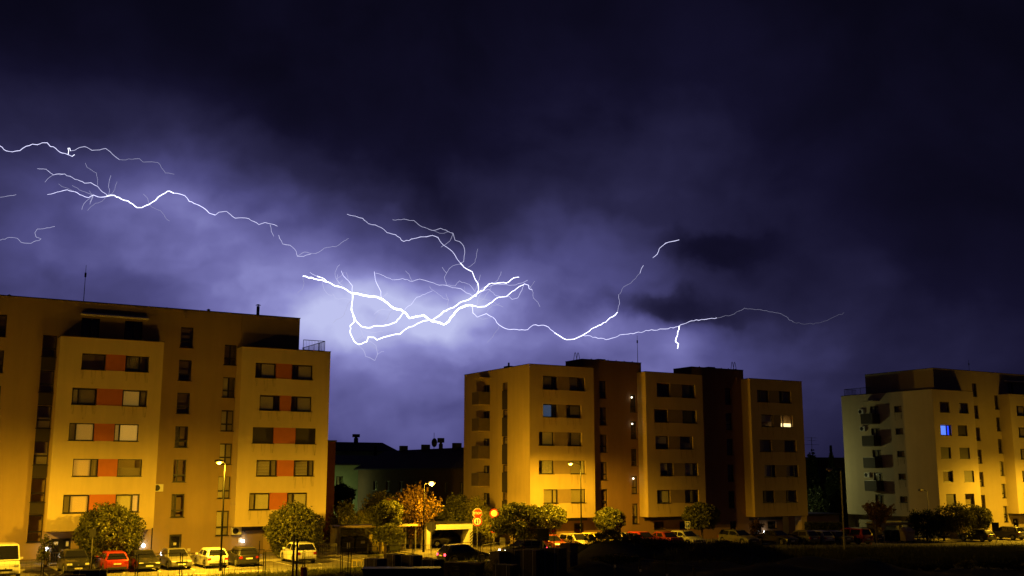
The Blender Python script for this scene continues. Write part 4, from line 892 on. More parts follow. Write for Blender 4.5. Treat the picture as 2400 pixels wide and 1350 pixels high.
def crown_pts(n, rx, ry, rz, lumps=26, spread=.26, shell=.55, flat=0.0):
    d = rng.normal(size=(lumps, 3)); d /= np.linalg.norm(d, axis=1)[:, None]
    r = shell + (1 - shell) * rng.random(lumps) ** .5; c = d * r[:, None] * (1 - spread * .75)
    w = rng.random(lumps) * .6 + .7; idx = rng.choice(lumps, n, p=w / w.sum())
    g = rng.normal(size=(n, 3)); g /= np.linalg.norm(g, axis=1)[:, None]; g *= (rng.random(n) ** .45)[:, None] * spread * w[idx][:, None]
    p = c[idx] + g; return p * np.array([rx, ry, rz]) * 1.13
def tree(name, label, px, base_py, l, r_, t, bt_, m, n=3800, leaf=.13, lumps=30, spread=.3, kind='round', P=None, group=None, depth=1.0):
    P = P or ground_at(px, base_py); k = mpp(P)
    cx = (l + r_) / 2; rx = (r_ - l) / 2 * k; zt, zb = zat(cx, t, P), zat(cx, bt_, P); rz = (zt - zb) / 2; zc = (zt + zb) / 2 - P.z
    off = (cx - px) * k
    T = thing(name, label, 'tree', P, 0, group)
    tb = MB(); th = max(.4, zc - rz * .55); tb.path([(0, 0, -.1), (.03, .02, th * .5), (off * .2, 0, th)], [.15, .12, .10], 8)
    for i in range(9):
        a = i * 2.4; e = Vector((off + rx * .62 * math.cos(a), rx * .62 * math.sin(a), zc + rz * random.uniform(-.2, .6))); s0 = Vector((off * .2, 0, th))
        tb.path([s0, s0.lerp(e, .5) + Vector((0, 0, .1)), e], [.07, .045, .015], 5)
    tb.obj('trunk', BARK, T)
    if name == 'round_tree': p = ball_pts(int(n * 1.5), rx, rx, rz)
    elif kind == 'round': p = crown_pts(n, rx, rx * depth, rz, lumps, spread)
    elif kind == 'weep':
        p = crown_pts(n // 2, rx, rx, rz, lumps, spread); q = []
        for i in range(120):
            a = random.uniform(0, 6.28); rr = rx * random.uniform(.55, 1.0); L = rz * random.uniform(.7, 1.5); z0 = rz * random.uniform(0, .5)
            for j in range(n // 240): tt = random.random(); q.append((rr * math.cos(a) * (1 + .1 * tt) + random.gauss(0, .06), rr * math.sin(a) + random.gauss(0, .06), z0 - L * tt))
        p = np.vstack([p, np.array(q)])
    elif kind == 'vase':      # upright shoots fanning out of the trunk
        q = []
        for i in range(46):
            a = random.uniform(0, 6.28); lean = random.uniform(.05, 1.0); L = random.uniform(.75, 1.0)
            e = np.array([rx * lean * math.cos(a), rx * lean * math.sin(a), rz * (2.0 * L * math.cos(lean * .75) - 1)])
            s0 = np.array([0, 0, -rz * .9]); m_ = n // 46
            tb2 = rng.random(m_) ** .7; bend = np.array([0, 0, -.12 * rz])
            q.append(s0 + (e - s0) * tb2[:, None] + rng.normal(size=(m_, 3)) * (.06 + .16 * (1 - tb2))[:, None] * rx * .6)
        p = np.vstack(q)
    elif kind == 'cone':
        z = rng.random(n) ** 1.6; a = rng.random(n) * 6.283; rr = (1 - z) * (.75 + .25 * np.sin(z * 46)) * rng.random(n) ** .35
        p = np.stack([rx * rr * np.cos(a), rx * rr * np.sin(a), (z * 2 - 1) * rz], 1)
    elif kind == 'spindle':
        z = rng.random(n); a = rng.random(n) * 6.283; rr = np.sin(np.clip(z, .02, 1) * 3.1) ** .6 * rng.random(n) ** .4
        p = np.stack([rx * rr * np.cos(a), rx * rr * np.sin(a), (z * 2 - 1) * rz], 1)
    v, f = leaf_cloud(p, leaf); cloud_obj('crown', v, f, m, T, (off, 0, zc)); return T
Ptr = lambda px, v: W(u_on(px, v, 1250), v, gz(u_on(px, v, 1250)))
tree('round_tree', 'large round clipped tree in front of the left block doors', 248, 1320, 188, 320, 1184, 1318, LEAFG, 9000, .105, 60, .26, P=Ptr(248, 87.2))
tree('small_bush', 'small leafy bush beside the left block door', 112, 1330, 92, 128, 1255, 1325, LEAFG, 900, .09, P=Ptr(112, 88.5))
tree('round_tree', 'round clipped tree behind the white suv at the left block corner', 688, 1312, 627, 750, 1183, 1308, LEAFG, 9000, .105, 60, .26, P=Ptr(688, 86.9))
tree('small_bush', 'low hanging leafy bush below the round tree at the block corner', 662, 1310, 642, 690, 1270, 1305, LEAFG, 900, .09, P=Ptr(662, 88.6))
tree('reddish_tree', 'reddish leaved tree with upright shoots beside the brightest lamp', 962, 1290, 903, 1048, 1132, 1262, LEAFR, 4200, .12, kind='vase', P=Ptr(962, 93.2))
tree('young_tree', 'yellow green tree over the waste bin shelter', 888, 1290, 858, 938, 1170, 1242, LEAFG, 4200, .12, 22, .34, P=Ptr(892, 89.5))
tree('young_tree', 'small drooping green tree in front of the yellow bin', 903, 1290, 872, 945, 1225, 1272, LEAFG, 1800, .13, 16, .34, kind='weep', P=Ptr(903, 87.6))
for i, (l, r_, t, b_, v, lab) in enumerate([(770, 850, 1165, 1300, 99, 'dark shrub against the edge of the left block'), (835, 930, 1155, 1290, 101, 'dim tall shrub left behind the reddish tree'), (1030, 1105, 1160, 1240, 98, 'rounded shrub behind the garage ramp frame'),
        (1075, 1150, 1168, 1260, 97, 'shrub at the foot of the middle block gable'), (985, 1060, 1180, 1245, 97, 'low shrub just above the garage ramp frame'), (795, 870, 1195, 1290, 97, 'broad low shrub right behind the slim cypresses'), (880, 960, 1165, 1260, 98, 'leafy shrub directly behind the reddish tree'), (1110, 1165, 1200, 1280, 94, 'shrub squeezed behind the stop sign')]):
    tree('shrub', lab, (l + r_) / 2, 1290, l, r_, t, b_, LEAFG if i % 2 == 0 else LEAFY, 5200, .13, 34, .36, P=Ptr((l + r_) / 2, v), group='shrubs between the two blocks')
for i, (l, r_, t) in enumerate([(792, 806, 1206), (815, 830, 1188), (834, 848, 1204)]):
    tree('cypress', ['shortest slim cypress left behind the bin shelter', 'tallest of three slim cypresses behind the bin shelter', 'right slim cypress behind the bin shelter'][i], (l + r_) / 2, 1290, l, r_, t, 1290, LEAFG, 1100, .08, kind='spindle', P=Ptr((l + r_) / 2, 94.5), group='slim cypresses')
tree('dark_bush', 'black round bush in front of the pale green house', 810, 1270, 785, 835, 1130, 1200, LEAFD, 2500, .2, P=W(50.5, 128, .3))
tree('spruce', 'small distant spruce top above the row house roof', 845, 1200, 838, 853, 1047, 1110, LEAFD, 900, .3, kind='cone', P=W(75, 175, .3))
tree('bushy_tree', 'large bright leafy tree right of the stop sign', 1205, 1288, 1140, 1272, 1180, 1264, LEAFG, 11000, .14, 46, .27, P=Ptr(1215, 86.2), depth=.8)
tree('round_tree', 'round tree partly behind the bright leafy tree by the middle block', 1290, 1285, 1252, 1326, 1184, 1240, LEAFG, 5200, .105, 40, .28, P=Ptr(1290, 88))
tree('round_tree', 'round headed tree before the second bay of the middle block', 1430, 1275, 1395, 1464, 1191, 1246, LEAFG, 5200, .105, 40, .28, P=Ptr(1430, 87.6))
tree('round_tree', 'round headed tree beside the parking sign at the middle block', 1645, 1270, 1606, 1686, 1180, 1240, LEAFG, 5200, .115, 40, .3, P=Ptr(1645, 86.8))
tree('small_bush', 'thin reddish bush by the last entrance of the middle block', 1772, 1265, 1757, 1790, 1213, 1262, LEAFR, 900, .1, P=Ptr(1772, 89.5))
tree('reddish_tree', 'dark red tree in front of the right block balconies', 2060, 1270, 2026, 2110, 1170, 1236, LEAFR, 4600, .12, kind='vase', P=Ptr(2052, 84.5))
tree('weeping_tree', 'dark weeping tree left of the lit drooping tree', 2168, 1270, 2132, 2208, 1184, 1258, LEAFD, 5200, .12, 30, .3, kind='weep', P=Ptr(2172, 85.2))
tree('weeping_tree', 'sunny yellow green drooping tree before the right block corner', 2208, 1272, 2180, 2270, 1180, 1250, LEAFG, 7000, .12, 34, .3, kind='weep', P=Ptr(2212, 84.6))
tree('round_tree', 'neat ball shaped tree at the foot of the right block', 2292, 1265, 2264, 2324, 1187, 1241, LEAFG, 5600, .11, 50, .22, P=Ptr(2290, 85.9))
for i, (l, r_, t, b_, v) in enumerate([(1892, 1935, 1140, 1262, 112), (1925, 1985, 1045, 1230, 122), (1940, 1992, 1090, 1240, 116), (1885, 1925, 1060, 1200, 128)]):
    tree('dark_tree', ['low dark tree in the gap right of the middle block', 'tallest dark spruce like tree against the sky left of the right block', 'dark tree hugging the edge of the right block', 'dark tree behind the edge of the middle block'][i], (l + r_) / 2, 1262, l, r_, t, b_, LEAFD, 3800, .24, 26, .34, kind='cone' if i == 1 else 'round', P=W(u_on((l + r_) / 2, v, 1200), v, -.4), group='dark trees in the gap')
# clipped hedge
hp0, hp1 = Ptr(1888, 89.6), Ptr(1975, 86.9)
H = thing('hedge', 'clipped dark hedge between the middle and right blocks', 'hedge', hp0, math.atan2(hp1.y - hp0.y, hp1.x - hp0.x))
L = (hp1 - hp0).length; p = np.stack([rng.random(9000) * L, (rng.random(9000) - .5) * 1.3, .1 + rng.random(9000) * 2.0], 1); v, f = leaf_cloud(p, .12); cloud_obj('foliage', v, f, LEAFG, H)
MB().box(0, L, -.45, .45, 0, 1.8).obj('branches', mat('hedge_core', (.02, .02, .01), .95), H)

# ------------------------------------------------------------------ cars
def car(label, name, u, v, heading, col, kind='hatch', cat='car', lights_on=False, group='parked cars'):
    """heading: 'in' nose to the building, 'out' nose to the road, 'r'/'l' along the road"""
    rot = {'in': ROT + math.pi / 2, 'out': ROT - math.pi / 2, 'r': ROT, 'l': ROT + math.pi}[heading] + random.uniform(-.02, .02)
    t = thing(name, label, cat, W(u, v, gz(u) + .005), rot, group)
    S = {'hatch': (4.1, 1.76, .86, 1.46), 'sedan': (4.6, 1.8, .86, 1.43), 'estate': (4.6, 1.78, .88, 1.48), 'suv': (4.4, 1.84, .98, 1.62), 'van': (5.4, 2.0, 1.15, 2.2), 'mpv': (4.6, 1.82, .98, 1.75)}[kind]
    L, Wd, zb, zr = S; h = L / 2; w = Wd / 2; g = .19 if kind not in ('suv', 'van') else .24; wr = .315 if kind in ('hatch', 'sedan', 'estate') else .345
    xf, xr = h - .82, -h + .78
    def arch(x, rad=wr + .055):
        return [(x + rad * math.cos(a), wr + rad * math.sin(a) * 1.0) for a in [math.pi * k / 8 for k in range(9)]]
    P_ = paint(col[0], col[1])
    hood = {'hatch': (.42, .80), 'sedan': (.62, .80), 'estate': (.60, .80), 'suv': (.60, .95), 'van': (1.75, 1.12), 'mpv': (.95, .95)}[kind]
    cow = {'hatch': h - 1.12, 'sedan': h - 1.3, 'estate': h - 1.25, 'suv': h - 1.2, 'van': h - .75, 'mpv': h - .95}[kind]     # cowl x
    rb_ = {'hatch': -h + .12, 'sedan': -h + .75, 'estate': -h + .1, 'suv': -h + .12, 'van': -h + .04, 'mpv': -h + .08}[kind]  # rear of belt
    low = [(-h, .34), (-h + .02, .30), (xr - wr - .055, g)] + [(x, z) for x, z in arch(xr)][::-1] + [(xf - wr - .055, g)] + arch(xf)[::-1][0:0]
    poly = [(-h + .05, g + .05)] + [(xr - wr - .05, g)] + arch(xr)[::-1] + [(xr + wr + .06, g), (xf - wr - .06, g)] + arch(xf)[::-1] + [(xf + wr + .06, g + .02), (h - .04, g + .05), (h, .42), (h - .02, .60), (h - .16, zb - .18), (cow, zb + .03), (rb_, zb + .02), (-h + (.03 if kind != 'sedan' else .02), zb - (.04 if kind != 'sedan' else -.04)), (-h, .62), (-h - .02, .45)]
    b = MB(); n = len(poly)
    ysl = [(-w, 0), (-w * .93, 1), (w * .93, 1), (w, 0)]
    def plan(x, z):
        e = max(0, abs(x) - (h - .75)) / .75; return 1 - .13 * e * e - (.05 * max(0, z - .55) / .4)
    for yy, top in ysl:
        b.v += [(x, yy * plan(x, z), z + (.035 if top and z > zb - .25 else 0)) for x, z in poly]
    for k in range(3):
        for i in range(n): j = (i + 1) % n; b.f.append((k * n + j, k * n + i, (k + 1) * n + i, (k + 1) * n + j))
    b.f += [tuple(range(n)), tuple(range(3 * n, 4 * n))[::-1]]; b.mi = [0] * len(b.f)
    # cabin
    cw = w * .93; rw = w * (.74 if kind != 'van' else .86); zq = zb + .02
    roof_f = {'hatch': cow - .78, 'sedan': cow - .82, 'estate': cow - .8, 'suv': cow - .75, 'van': cow - .55, 'mpv': cow - .8}[kind]
    roof_r = {'hatch': -h + .52, 'sedan': -h + 1.35, 'estate': -h + .42, 'suv': -h + .45, 'van': -h + .08, 'mpv': -h + .3}[kind]
    A_ = [(cow, zq, cw), (roof_f, zr - .04, rw), (0.1 * (roof_f + roof_r), zr + .0, rw), (roof_r, zr - .06, rw * .97), (rb_, zq, cw)]
    o = len(b.v); b.v += [(x, -y, z) for x, z, y in A_] + [(x, y, z) for x, z, y in A_]
    b.f += [(o, o + 1, o + 6, o + 5), (o + 1, o + 2, o + 7, o + 6), (o + 2, o + 3, o + 8, o + 7), (o + 3, o + 4, o + 9, o + 8), (o, o + 4, o + 3, o + 2, o + 1), (o + 5, o + 6, o + 7, o + 8, o + 9)]; b.mi += [0] * 6
    b.obj('body', P_, t, smooth=True, bevel=.035)
    me_fix = t.children[-1] if t.children else None
    def lerp3(p, q, s): return tuple(p[i] + (q[i] - p[i]) * s for i in range(3))
    def patch(name, q, m=CGLASS, ins=.06, off=.012, par=None):
        c = [Vector(x) for x in q]; nrm = (c[1] - c[0]).cross(c[3] - c[0]).normalized(); cen = sum(c, Vector()) / 4
        if nrm.dot(cen - Vector((0, 0, zb))) < 0: nrm = -nrm
        d = [(x + (cen - x) * min(.45, ins / max(.05, (cen - x).length)) + nrm * off) for x in c]; e = [x - nrm * .03 for x in d]
        bb = MB(); bb.add(d + e, [(0, 1, 2, 3), (4, 7, 6, 5), (0, 4, 5, 1), (1, 5, 6, 2), (2, 6, 7, 3), (3, 7, 4, 0)]); return bb.obj(name, m, par or t)
    patch('windscreen', [(cow, -cw, zq), (cow, cw, zq), (roof_f, rw, zr - .04), (roof_f, -rw, zr - .04)], ins=.11)
    if kind != 'van': patch('rear_window', [(rb_, -cw, zq + .04), (rb_, cw, zq + .04), (roof_r, rw * .97, zr - .06), (roof_r, -rw * .97, zr - .06)], ins=.13)
    mid = (cow + roof_r) / 2 - .15
    for sg in (-1, 1):
        fr = lambda x, z: (x, sg * (cw + (rw - cw) * (z - zq) / (zr - zq)), z)
        zt_ = zr - .13
        xa = cow - .12; patch('side_window', [fr(xa - .05, zq + .05), fr(mid + .03, zq + .05), fr(mid + .03, zt_), fr(roof_f - .05, zt_)], ins=.03)
        if kind != 'van': xe = rb_ + .28; patch('side_window', [fr(mid - .05, zq + .05), fr(xe + .1, zq + .05), fr(roof_r + .12, zt_), fr(mid - .05, zt_)], ins=.03)
        mi_ = MB(); mi_.box(cow - .3, cow - .18, sg * cw if sg > 0 else -cw - .2, cw + .2 if sg > 0 else -cw, zq + .02, zq + .17); mi_.obj('wing_mirror', P_, t, bevel=.02)
        for x in (xf, xr):
            wh = MB().cyl((x, sg * (w - .24), wr), (x, sg * (w - .03), wr), wr, n=20).obj('wheel', TYRE, t, bevel=.02)
            rm = MB(); rm.cyl((x, sg * (w - .06), wr), (x, sg * (w - .022), wr), wr * .64, n=18)
            rm.obj('rim', RIM, wh)
            sp_ = MB()
            for k in range(5):
                a = k * 1.2566; a2 = a + .42; rr = wr * .55; sp_.add([(x + .06 * math.cos(a), sg * (w - .018), wr + .06 * math.sin(a)), (x + rr * math.cos(a), sg * (w - .018), wr + rr * math.sin(a)), (x + rr * math.cos(a2), sg * (w - .018), wr + rr * math.sin(a2))], [(0, 1, 2)])
            sp_.obj('spoke_gap', BLACKP, wh)
        # lamps
        yl = sg * (w * .87 - .2); hz = zb - .30
        hl = MB(); hl.box(h - .25, h - .045, min(yl - .17, yl + .17), max(yl - .17, yl + .17), hz - .08, hz + .09); hl.obj('headlight', HLON if lights_on else HLENS, t, bevel=.03)
        tl = MB(); tz = zb - .16 if kind != 'van' else 1.0; yl = sg * (w * .86 - .12); tl.box(-h - .012, -h + .12, min(yl - .13, yl + .13), max(yl - .13, yl + .13), tz - (.14 if kind in ('estate', 'van', 'mpv') else .09), tz + .09); tl.obj('tail_light', TLON if lights_on else TLENS, t, bevel=.02)
    MB().box(-h - .035, -h - .015, -.26, .26, .56 if kind not in ('hatch',) else .58, .67 if kind not in ('hatch',) else .69).obj('number_plate', PLATE, t)
    MB().box(h + .003, h + .02, -.26, .26, .36, .47).obj('number_plate', PLATE, t)
    gr = MB(); gr.box(h - .03, h + .008, -.42, .42, .49, .62)
    for i in range(3): gr.box(h - .03, h + .014, -.42, .42, .505 + i * .04, .515 + i * .04)
    gr.obj('grille', BLACKP, t); MB().box(-h - .03, -h + .05, -w * .72, w * .72, .25, .40).obj('bumper', BLACKP, t, bevel=.02); MB().box(h - .05, h + .015, -w * .7, w * .7, .24, .33).obj('bumper', BLACKP, t, bevel=.02)
    MB().cyl((h - .0, 0, .66), (h + .006, 0, .66), .05, n=10).obj('badge', CHROME, t)
    return t
WHT = ('white', (.72, .72, .70)); REDC = ('red', (.38, .03, .02)); BLK = ('black', (.02, .02, .024)); GRY = ('grey', (.12, .115, .11)); SIL = ('silver', (.42, .42, .40)); BEI = ('beige', (.35, .29, .20)); DRED = ('dark_red', (.22, .02, .018)); YEL = ('yellow', (.60, .48, .14)); BLU = ('petrol', (.05, .14, .15)); DBL = ('dark_blue', (.03, .035, .06))
def pk(px, v=83.8, py=1310): return u_on(px, v, py)
car('white delivery van cut off by the left edge of the picture', 'parked_van', pk(8, 83.6), 83.9, 'out', WHT, 'van', 'van')
car('dark suv nosing out behind the dark stacks on the left', 'parked_car', pk(175), 84, 'out', BLK, 'suv')
car('bright red hatchback seen from behind under the round tree', 'parked_car', pk(262), 83.7, 'in', REDC, 'hatch')
car('dark saloon facing out right of the red hatchback', 'parked_car', pk(334), 83.7, 'out', BLK, 'sedan')
car('dark grey hatchback facing out beside the white hatchback', 'parked_car', pk(411), 83.7, 'out', GRY, 'hatch')
car('white hatchback seen from behind next to the lamp pole', 'parked_car', pk(492), 83.6, 'in', WHT, 'hatch')
car('dark hatchback seen from behind right of the lamp pole', 'parked_car', pk(566), 83.7, 'in', BLK, 'hatch')
car('white suv parked alone in front of the corner tree', 'parked_car', pk(702), 84.2, 'in', WHT, 'suv')
cs = [(1290, 'out', DRED, 'hatch', 'dark red hatchback left of the beige estate'), (1352, 'out', BEI, 'estate', 'beige estate car between the red and yellow cars'), (1402, 'out', YEL, 'estate', 'yellow car with a dark roof right of the lamp in front of the middle block'),
      (1450, 'in', WHT, 'hatch', 'pale hatchback half hidden behind the bushy mound'), (1507, 'out', REDC, 'hatch', 'red car whose roof shows over the mound before the middle block'), (1552, 'in', DRED, 'sedan', 'dark red saloon low behind the mound'), (1600, 'out', SIL, 'hatch', 'silver hatchback beneath the parking sign'),
      (1722, 'out', GRY, 'estate', 'grey estate behind the mound near the last entrance'), (1812, 'out', BLK, 'sedan', 'black saloon right of the last entrance of the middle block'), (1868, 'in', GRY, 'hatch', 'grey hatchback first in the row left of the tall unlit lamp'),
      (1903, 'in', SIL, 'hatch', 'silver hatchback in the middle of the row left of the unlit lamp'), (1942, 'in', GRY, 'sedan', 'grey saloon beside the red people carrier')]
for px, hd, c_, kd, lb in cs: car(lb, 'parked_car', pk(px, 84.3, 1280), 84.3 if px < 1600 else 83.7, hd, c_, kd)
car('red people carrier parked right of the unlit lamp pole', 'parked_car', pk(2002, 83.3, 1275), 83.6, 'in', REDC, 'mpv')
car('white car in the passage under the last bay of the middle block', 'parked_car', 94.0, 97, 'out', WHT, 'hatch')
car('dark blue green car in the shade behind the stop sign', 'parked_car', pk(1170, 99, 1235), 99, 'out', BLU, 'hatch')
car('dark car sloping down the garage ramp behind its frame', 'parked_car', pk(1050, 94.6, 1280), 94.8, 'r', BLK, 'sedan')
car('black car in shade left of the right hand bin shelter', 'parked_car', pk(2035, 87.5, 1255), 88, 'out', BLK, 'suv')
car('black hatchback left of the dark notice board by the right block', 'parked_car', pk(2295, 82.5, 1275), 82.8, 'in', BLK, 'hatch')
car('dark suv behind the notice board by the right block', 'parked_car', pk(2368, 82.5, 1275), 82.9, 'in', GRY, 'suv')
car('dark saloon at the right edge of the picture', 'parked_car', pk(2412, 82.5, 1275), 82.9, 'out', BLK, 'sedan')
car('dark car driving away along the road with red tail lights lit', 'moving_car', u_on(1085, 77, 1290), 76.9, 'r', BLK, 'hatch', lights_on=True, group='cars on the road')
car('dark car driving left along the road with white headlights lit', 'moving_car', u_on(1225, 79.4, 1290), 79.4, 'l', DBL, 'hatch', lights_on=True, group='cars on the road')

# ------------------------------------------------------------------ signs
FONT = None
def text(body, size, loc, rot, parent, m, name='lettering', extr=.004):
    c = bpy.data.curves.new(name, 'FONT'); c.body = body; c.size = size; c.align_x = 'CENTER'; c.align_y = 'CENTER'; c.extrude = extr; c.offset = .006 * size / .3
    o = bpy.data.objects.new('tmp', c); COL.objects.link(o); bpy.context.view_layer.update()
    me = bpy.data.meshes.new_from_object(o.evaluated_get(bpy.context.evaluated_depsgraph_get())); bpy.data.objects.remove(o)
    me.materials.clear(); me.materials.append(m); me.name = name
    t = bpy.data.objects.new(name, me); COL.objects.link(t); t.parent = parent; t.location = loc; t.rotation_euler = rot; return t
def disc(r, n, y0, y1, z, rot0=0.0): return MB().prism([(r * math.cos(rot0 + 2 * math.pi * i / n), z + r * math.sin(rot0 + 2 * math.pi * i / n)) for i in range(n)], y0, y1)
UPR = (math.pi / 2, 0, 0)
def post_sign(label, px, v, h, name='road_sign', rotz=0.0, cat='road sign', P=None):
    P = P or Ptr(px, v); t = thing(name, label, cat, P, rotz, 'road signs'); MB().cyl((0, 0, 0), (0, 0, h), .04, n=8).obj('post', GALV, t); return t
P = Ptr(1118, 87.6); zs, zp = zat(1117, 1203, P) - P.z, zat(1117, 1222, P) - P.z
t = post_sign('red octagonal stop sign above a round two arrow sign', 1119, 87.6, zs + .3)
a8 = math.pi / 8
o = disc(.47, 8, -.07, -.05, zs, a8).obj('stop_plate', SIGNW, t); disc(.425, 8, -.078, -.0705, zs, a8).obj('stop_face', SIGNR, o); text('STOP', .30, (0, -.084, zs), UPR, o, SIGNW)
o = disc(.46, 28, -.07, -.05, zp).obj('priority_plate', SIGNW, t); disc(.44, 28, -.078, -.0705, zp).obj('red_ring', SIGNR, o); disc(.33, 28, -.086, -.0785, zp).obj('sign_face', SIGNW, o)
for s in (-1, 1):
    x = s * .11; d = s; 
    MB().prism([(x - .035, zp - .2 * 1), (x + .035, zp - .2), (x + .035, zp + .2), (x - .035, zp + .2)], -.094, -.0865).obj('arrow', BLACKP if s < 0 else SIGNR, o)
    zt = zp + (.24 if s > 0 else -.24); MB().prism([(x - .085, zp + s * .08), (x + .085, zp + s * .08), (x, zt)], -.098, -.0945).obj('arrow', BLACKP if s < 0 else SIGNR, o)
t = post_sign('grey back of an octagonal sign left of the garage frame', 1011, 86.6, 2.75)
disc(.46, 8, -.02, 0.0, 2.35, a8).obj('plate', GALV, t); disc(.42, 8, .001, .01, 2.35, a8).obj('stop_face', SIGNR, t)
P = Ptr(1158, 88.4); z1, z2 = zat(1158, 1203, P) - P.z, zat(1158, 1238, P) - P.z
t = post_sign('red ringed round sign half buried in the bright leafy tree', 1158, 88.4, z1 + .2)
for z in (z1, z2):
    o = disc(.44, 24, -.06, -.045, z).obj('plate', SIGNR, t); disc(.31, 24, -.068, -.0605, z).obj('sign_face', SIGNW, o)
P = Ptr(1612, 86.7); zc = zat(1612, 1230, P) - P.z
t = post_sign('small square parking sign with letter P beside the round tree', 1612, 86.7, zc + .3)
o = MB().box(-.26, .26, -.06, -.045, zc - .36, zc + .36).obj('plate', SIGNW, t); MB().box(-.22, .22, -.066, -.0605, zc - .3, zc + .3).obj('sign_face', SIGNB, o); text('P', .5, (0, -.07, zc), UPR, o, SIGNW)
for px, v, z0, w_, h_, lb in [(1273, 76.6, 1.5, .5, 1.0, 'dark square board on a post by the road before the middle block'), (2334, 79.8, 1.35, .42, .95, 'dark square board on a post by the right block car park')]:
    t = post_sign(lb, px, v, z0 + h_, 'notice_board', cat='notice board'); MB().box(-w_, w_, -.05, .0, z0, z0 + h_).obj('panel', BLACKP, t, bevel=.01); MB().box(-w_ - .03, w_ + .03, -.07, -.05, z0 + h_, z0 + h_ + .04).obj('frame', GALV, t)
t = post_sign('round sign seen edge on left of the right hand bin shelter', 2072, 82.6, 2.3); disc(.3, 20, -.02, 0, 2.0).obj('plate', GALV, t)
t = post_sign('thin sign post beside the reddish tree of the right block', 2052, 83.5, 2.6); MB().box(-.12, .12, -.02, 0, 2.2, 2.5).obj('plate', GALV, t)
t = post_sign('lamp shaded sign board on a post in front of the round clipped tree', 218, 84.9, 3.1); MB().box(-.22, .22, -.05, .0, 2.4, 3.0).obj('panel', BLACKP, t)

# ------------------------------------------------------------------ garage ramp frame
P0, P1_ = Ptr(1000, 91.3), Ptr(1108, 90.9); P1_.z = P0.z
G = thing('garage_portal', 'pale concrete frame of the underground garage ramp', 'garage entrance', P0, math.atan2(P1_.y - P0.y, P1_.x - P0.x)); L = (P1_ - P0).length
hz = zat(1050, 1227, P0) - P0.z
MB().box(0, L, 0, 1.6, hz - .62, hz).obj('lintel', CONC, G, bevel=.02); MB().box(0, .4, 0.02, 1.58, 0, hz - .62).obj('pillar', CONC, G, bevel=.02)
b = MB(); b.add([(L, .02, 0), (L - .75, .02, 0), (L - .35, .02, hz - .62), (L, .02, hz - .62), (L, 1.58, 0), (L - .75, 1.58, 0), (L - .35, 1.58, hz - .62), (L, 1.58, hz - .62)], [(0, 1, 2, 3), (7, 6, 5, 4), (0, 3, 7, 4), (1, 5, 6, 2), (0, 4, 5, 1), (2, 6, 7, 3)])
b.obj('pillar', CONC, G); MB().box(-.1, L + .1, -.1, 1.7, hz, hz + .08).obj('coping', COPING, G)
MB().box(.1, L - .1, 7.9, 8.0, -.2, hz - .1).obj('back_wall', CONCD, G); MB().box(L - .05, L, 1.58, 8, 0, hz - .1).obj('side_wall', CONCD, G); MB().box(0, L, 1.62, 8, hz - .3, hz - .02).obj('roof_slab', CONCD, G)
for k in range(5):
    b = MB(); z = .1 + k * .28; b.add([(L - .3, -.006, z), (L - .02, -.006, z + .28), (L - .02, -.006, z + .42), (L - .3, -.006, z + .14)], [(0, 1, 2, 3)]); b.obj('hazard_stripe', BLACKP, G)
for px, lb in ((1178, 'left pale concrete block under the bright leafy tree'), (1270-0, 'right pale concrete block under the bright leafy tree')):
    px = 1178 if px == 1178 else 1228
    P = Ptr(px, 87.2); tag(MB().box(-.26, .26, -.2, .2, 0, 1.15).obj('concrete_post', CONC, loc=P, rotz=0, bevel=.03), lb, 'concrete post', 'concrete blocks by the drive')
P = Ptr(1160, 86.9); tag(MB().path([(-1.2, 0, .5), (.6, 0, .8), (2.6, 0, .85)], .035, 6).cyl((-1.2, 0, 0), (-1.2, 0, .5), .04, n=6).cyl((2.5, 0, 0), (2.5, 0, .85), .04, n=6).obj('barrier_rail', GALV, loc=P), 'thin metal barrier rail before the bright leafy tree', 'barrier')
# waste bin shelters
def shelter(label, pxa, pxb, v, h, n=4):
    a, c = Ptr(pxa, v), Ptr(pxb, v); t = thing('bin_shelter', label, 'shelter', a, ROT); L = (c - a).length
    for i in range(n):
        x = L * i / (n - 1)
        for y in (0, 2.2): MB().box(x - .05, x + .05, y - .05, y + .05, 0, h).obj('post', GALV, t)
    MB().box(-.15, L + .15, -.2, 2.4, h, h + .1).obj('roof', COPING, t); MB().box(-.15, L + .15, -.22, -.2, h - .06, h + .14).obj('roof_edge', BAYB, t)
    for i in range(14): inst('slat', wmesh(('sl', round(L, 1)), lambda: MB().box(0, L, 2.24, 2.27, 0, .11).mesh('slat', CONCD)), t, (0, 0, .15 + i * .15))
    MB().box(-.06, -.02, 0, 2.2, .1, h - .1).obj('side_panel', CONCD, t)
    return t
shelter('open bin shelter with flat roof right of the left block', 797, 974, 90.2, 2.35)
shelter('small bin shelter with thin flat roof before the right block', 2068, 2150, 86.2, 1.95, 3)
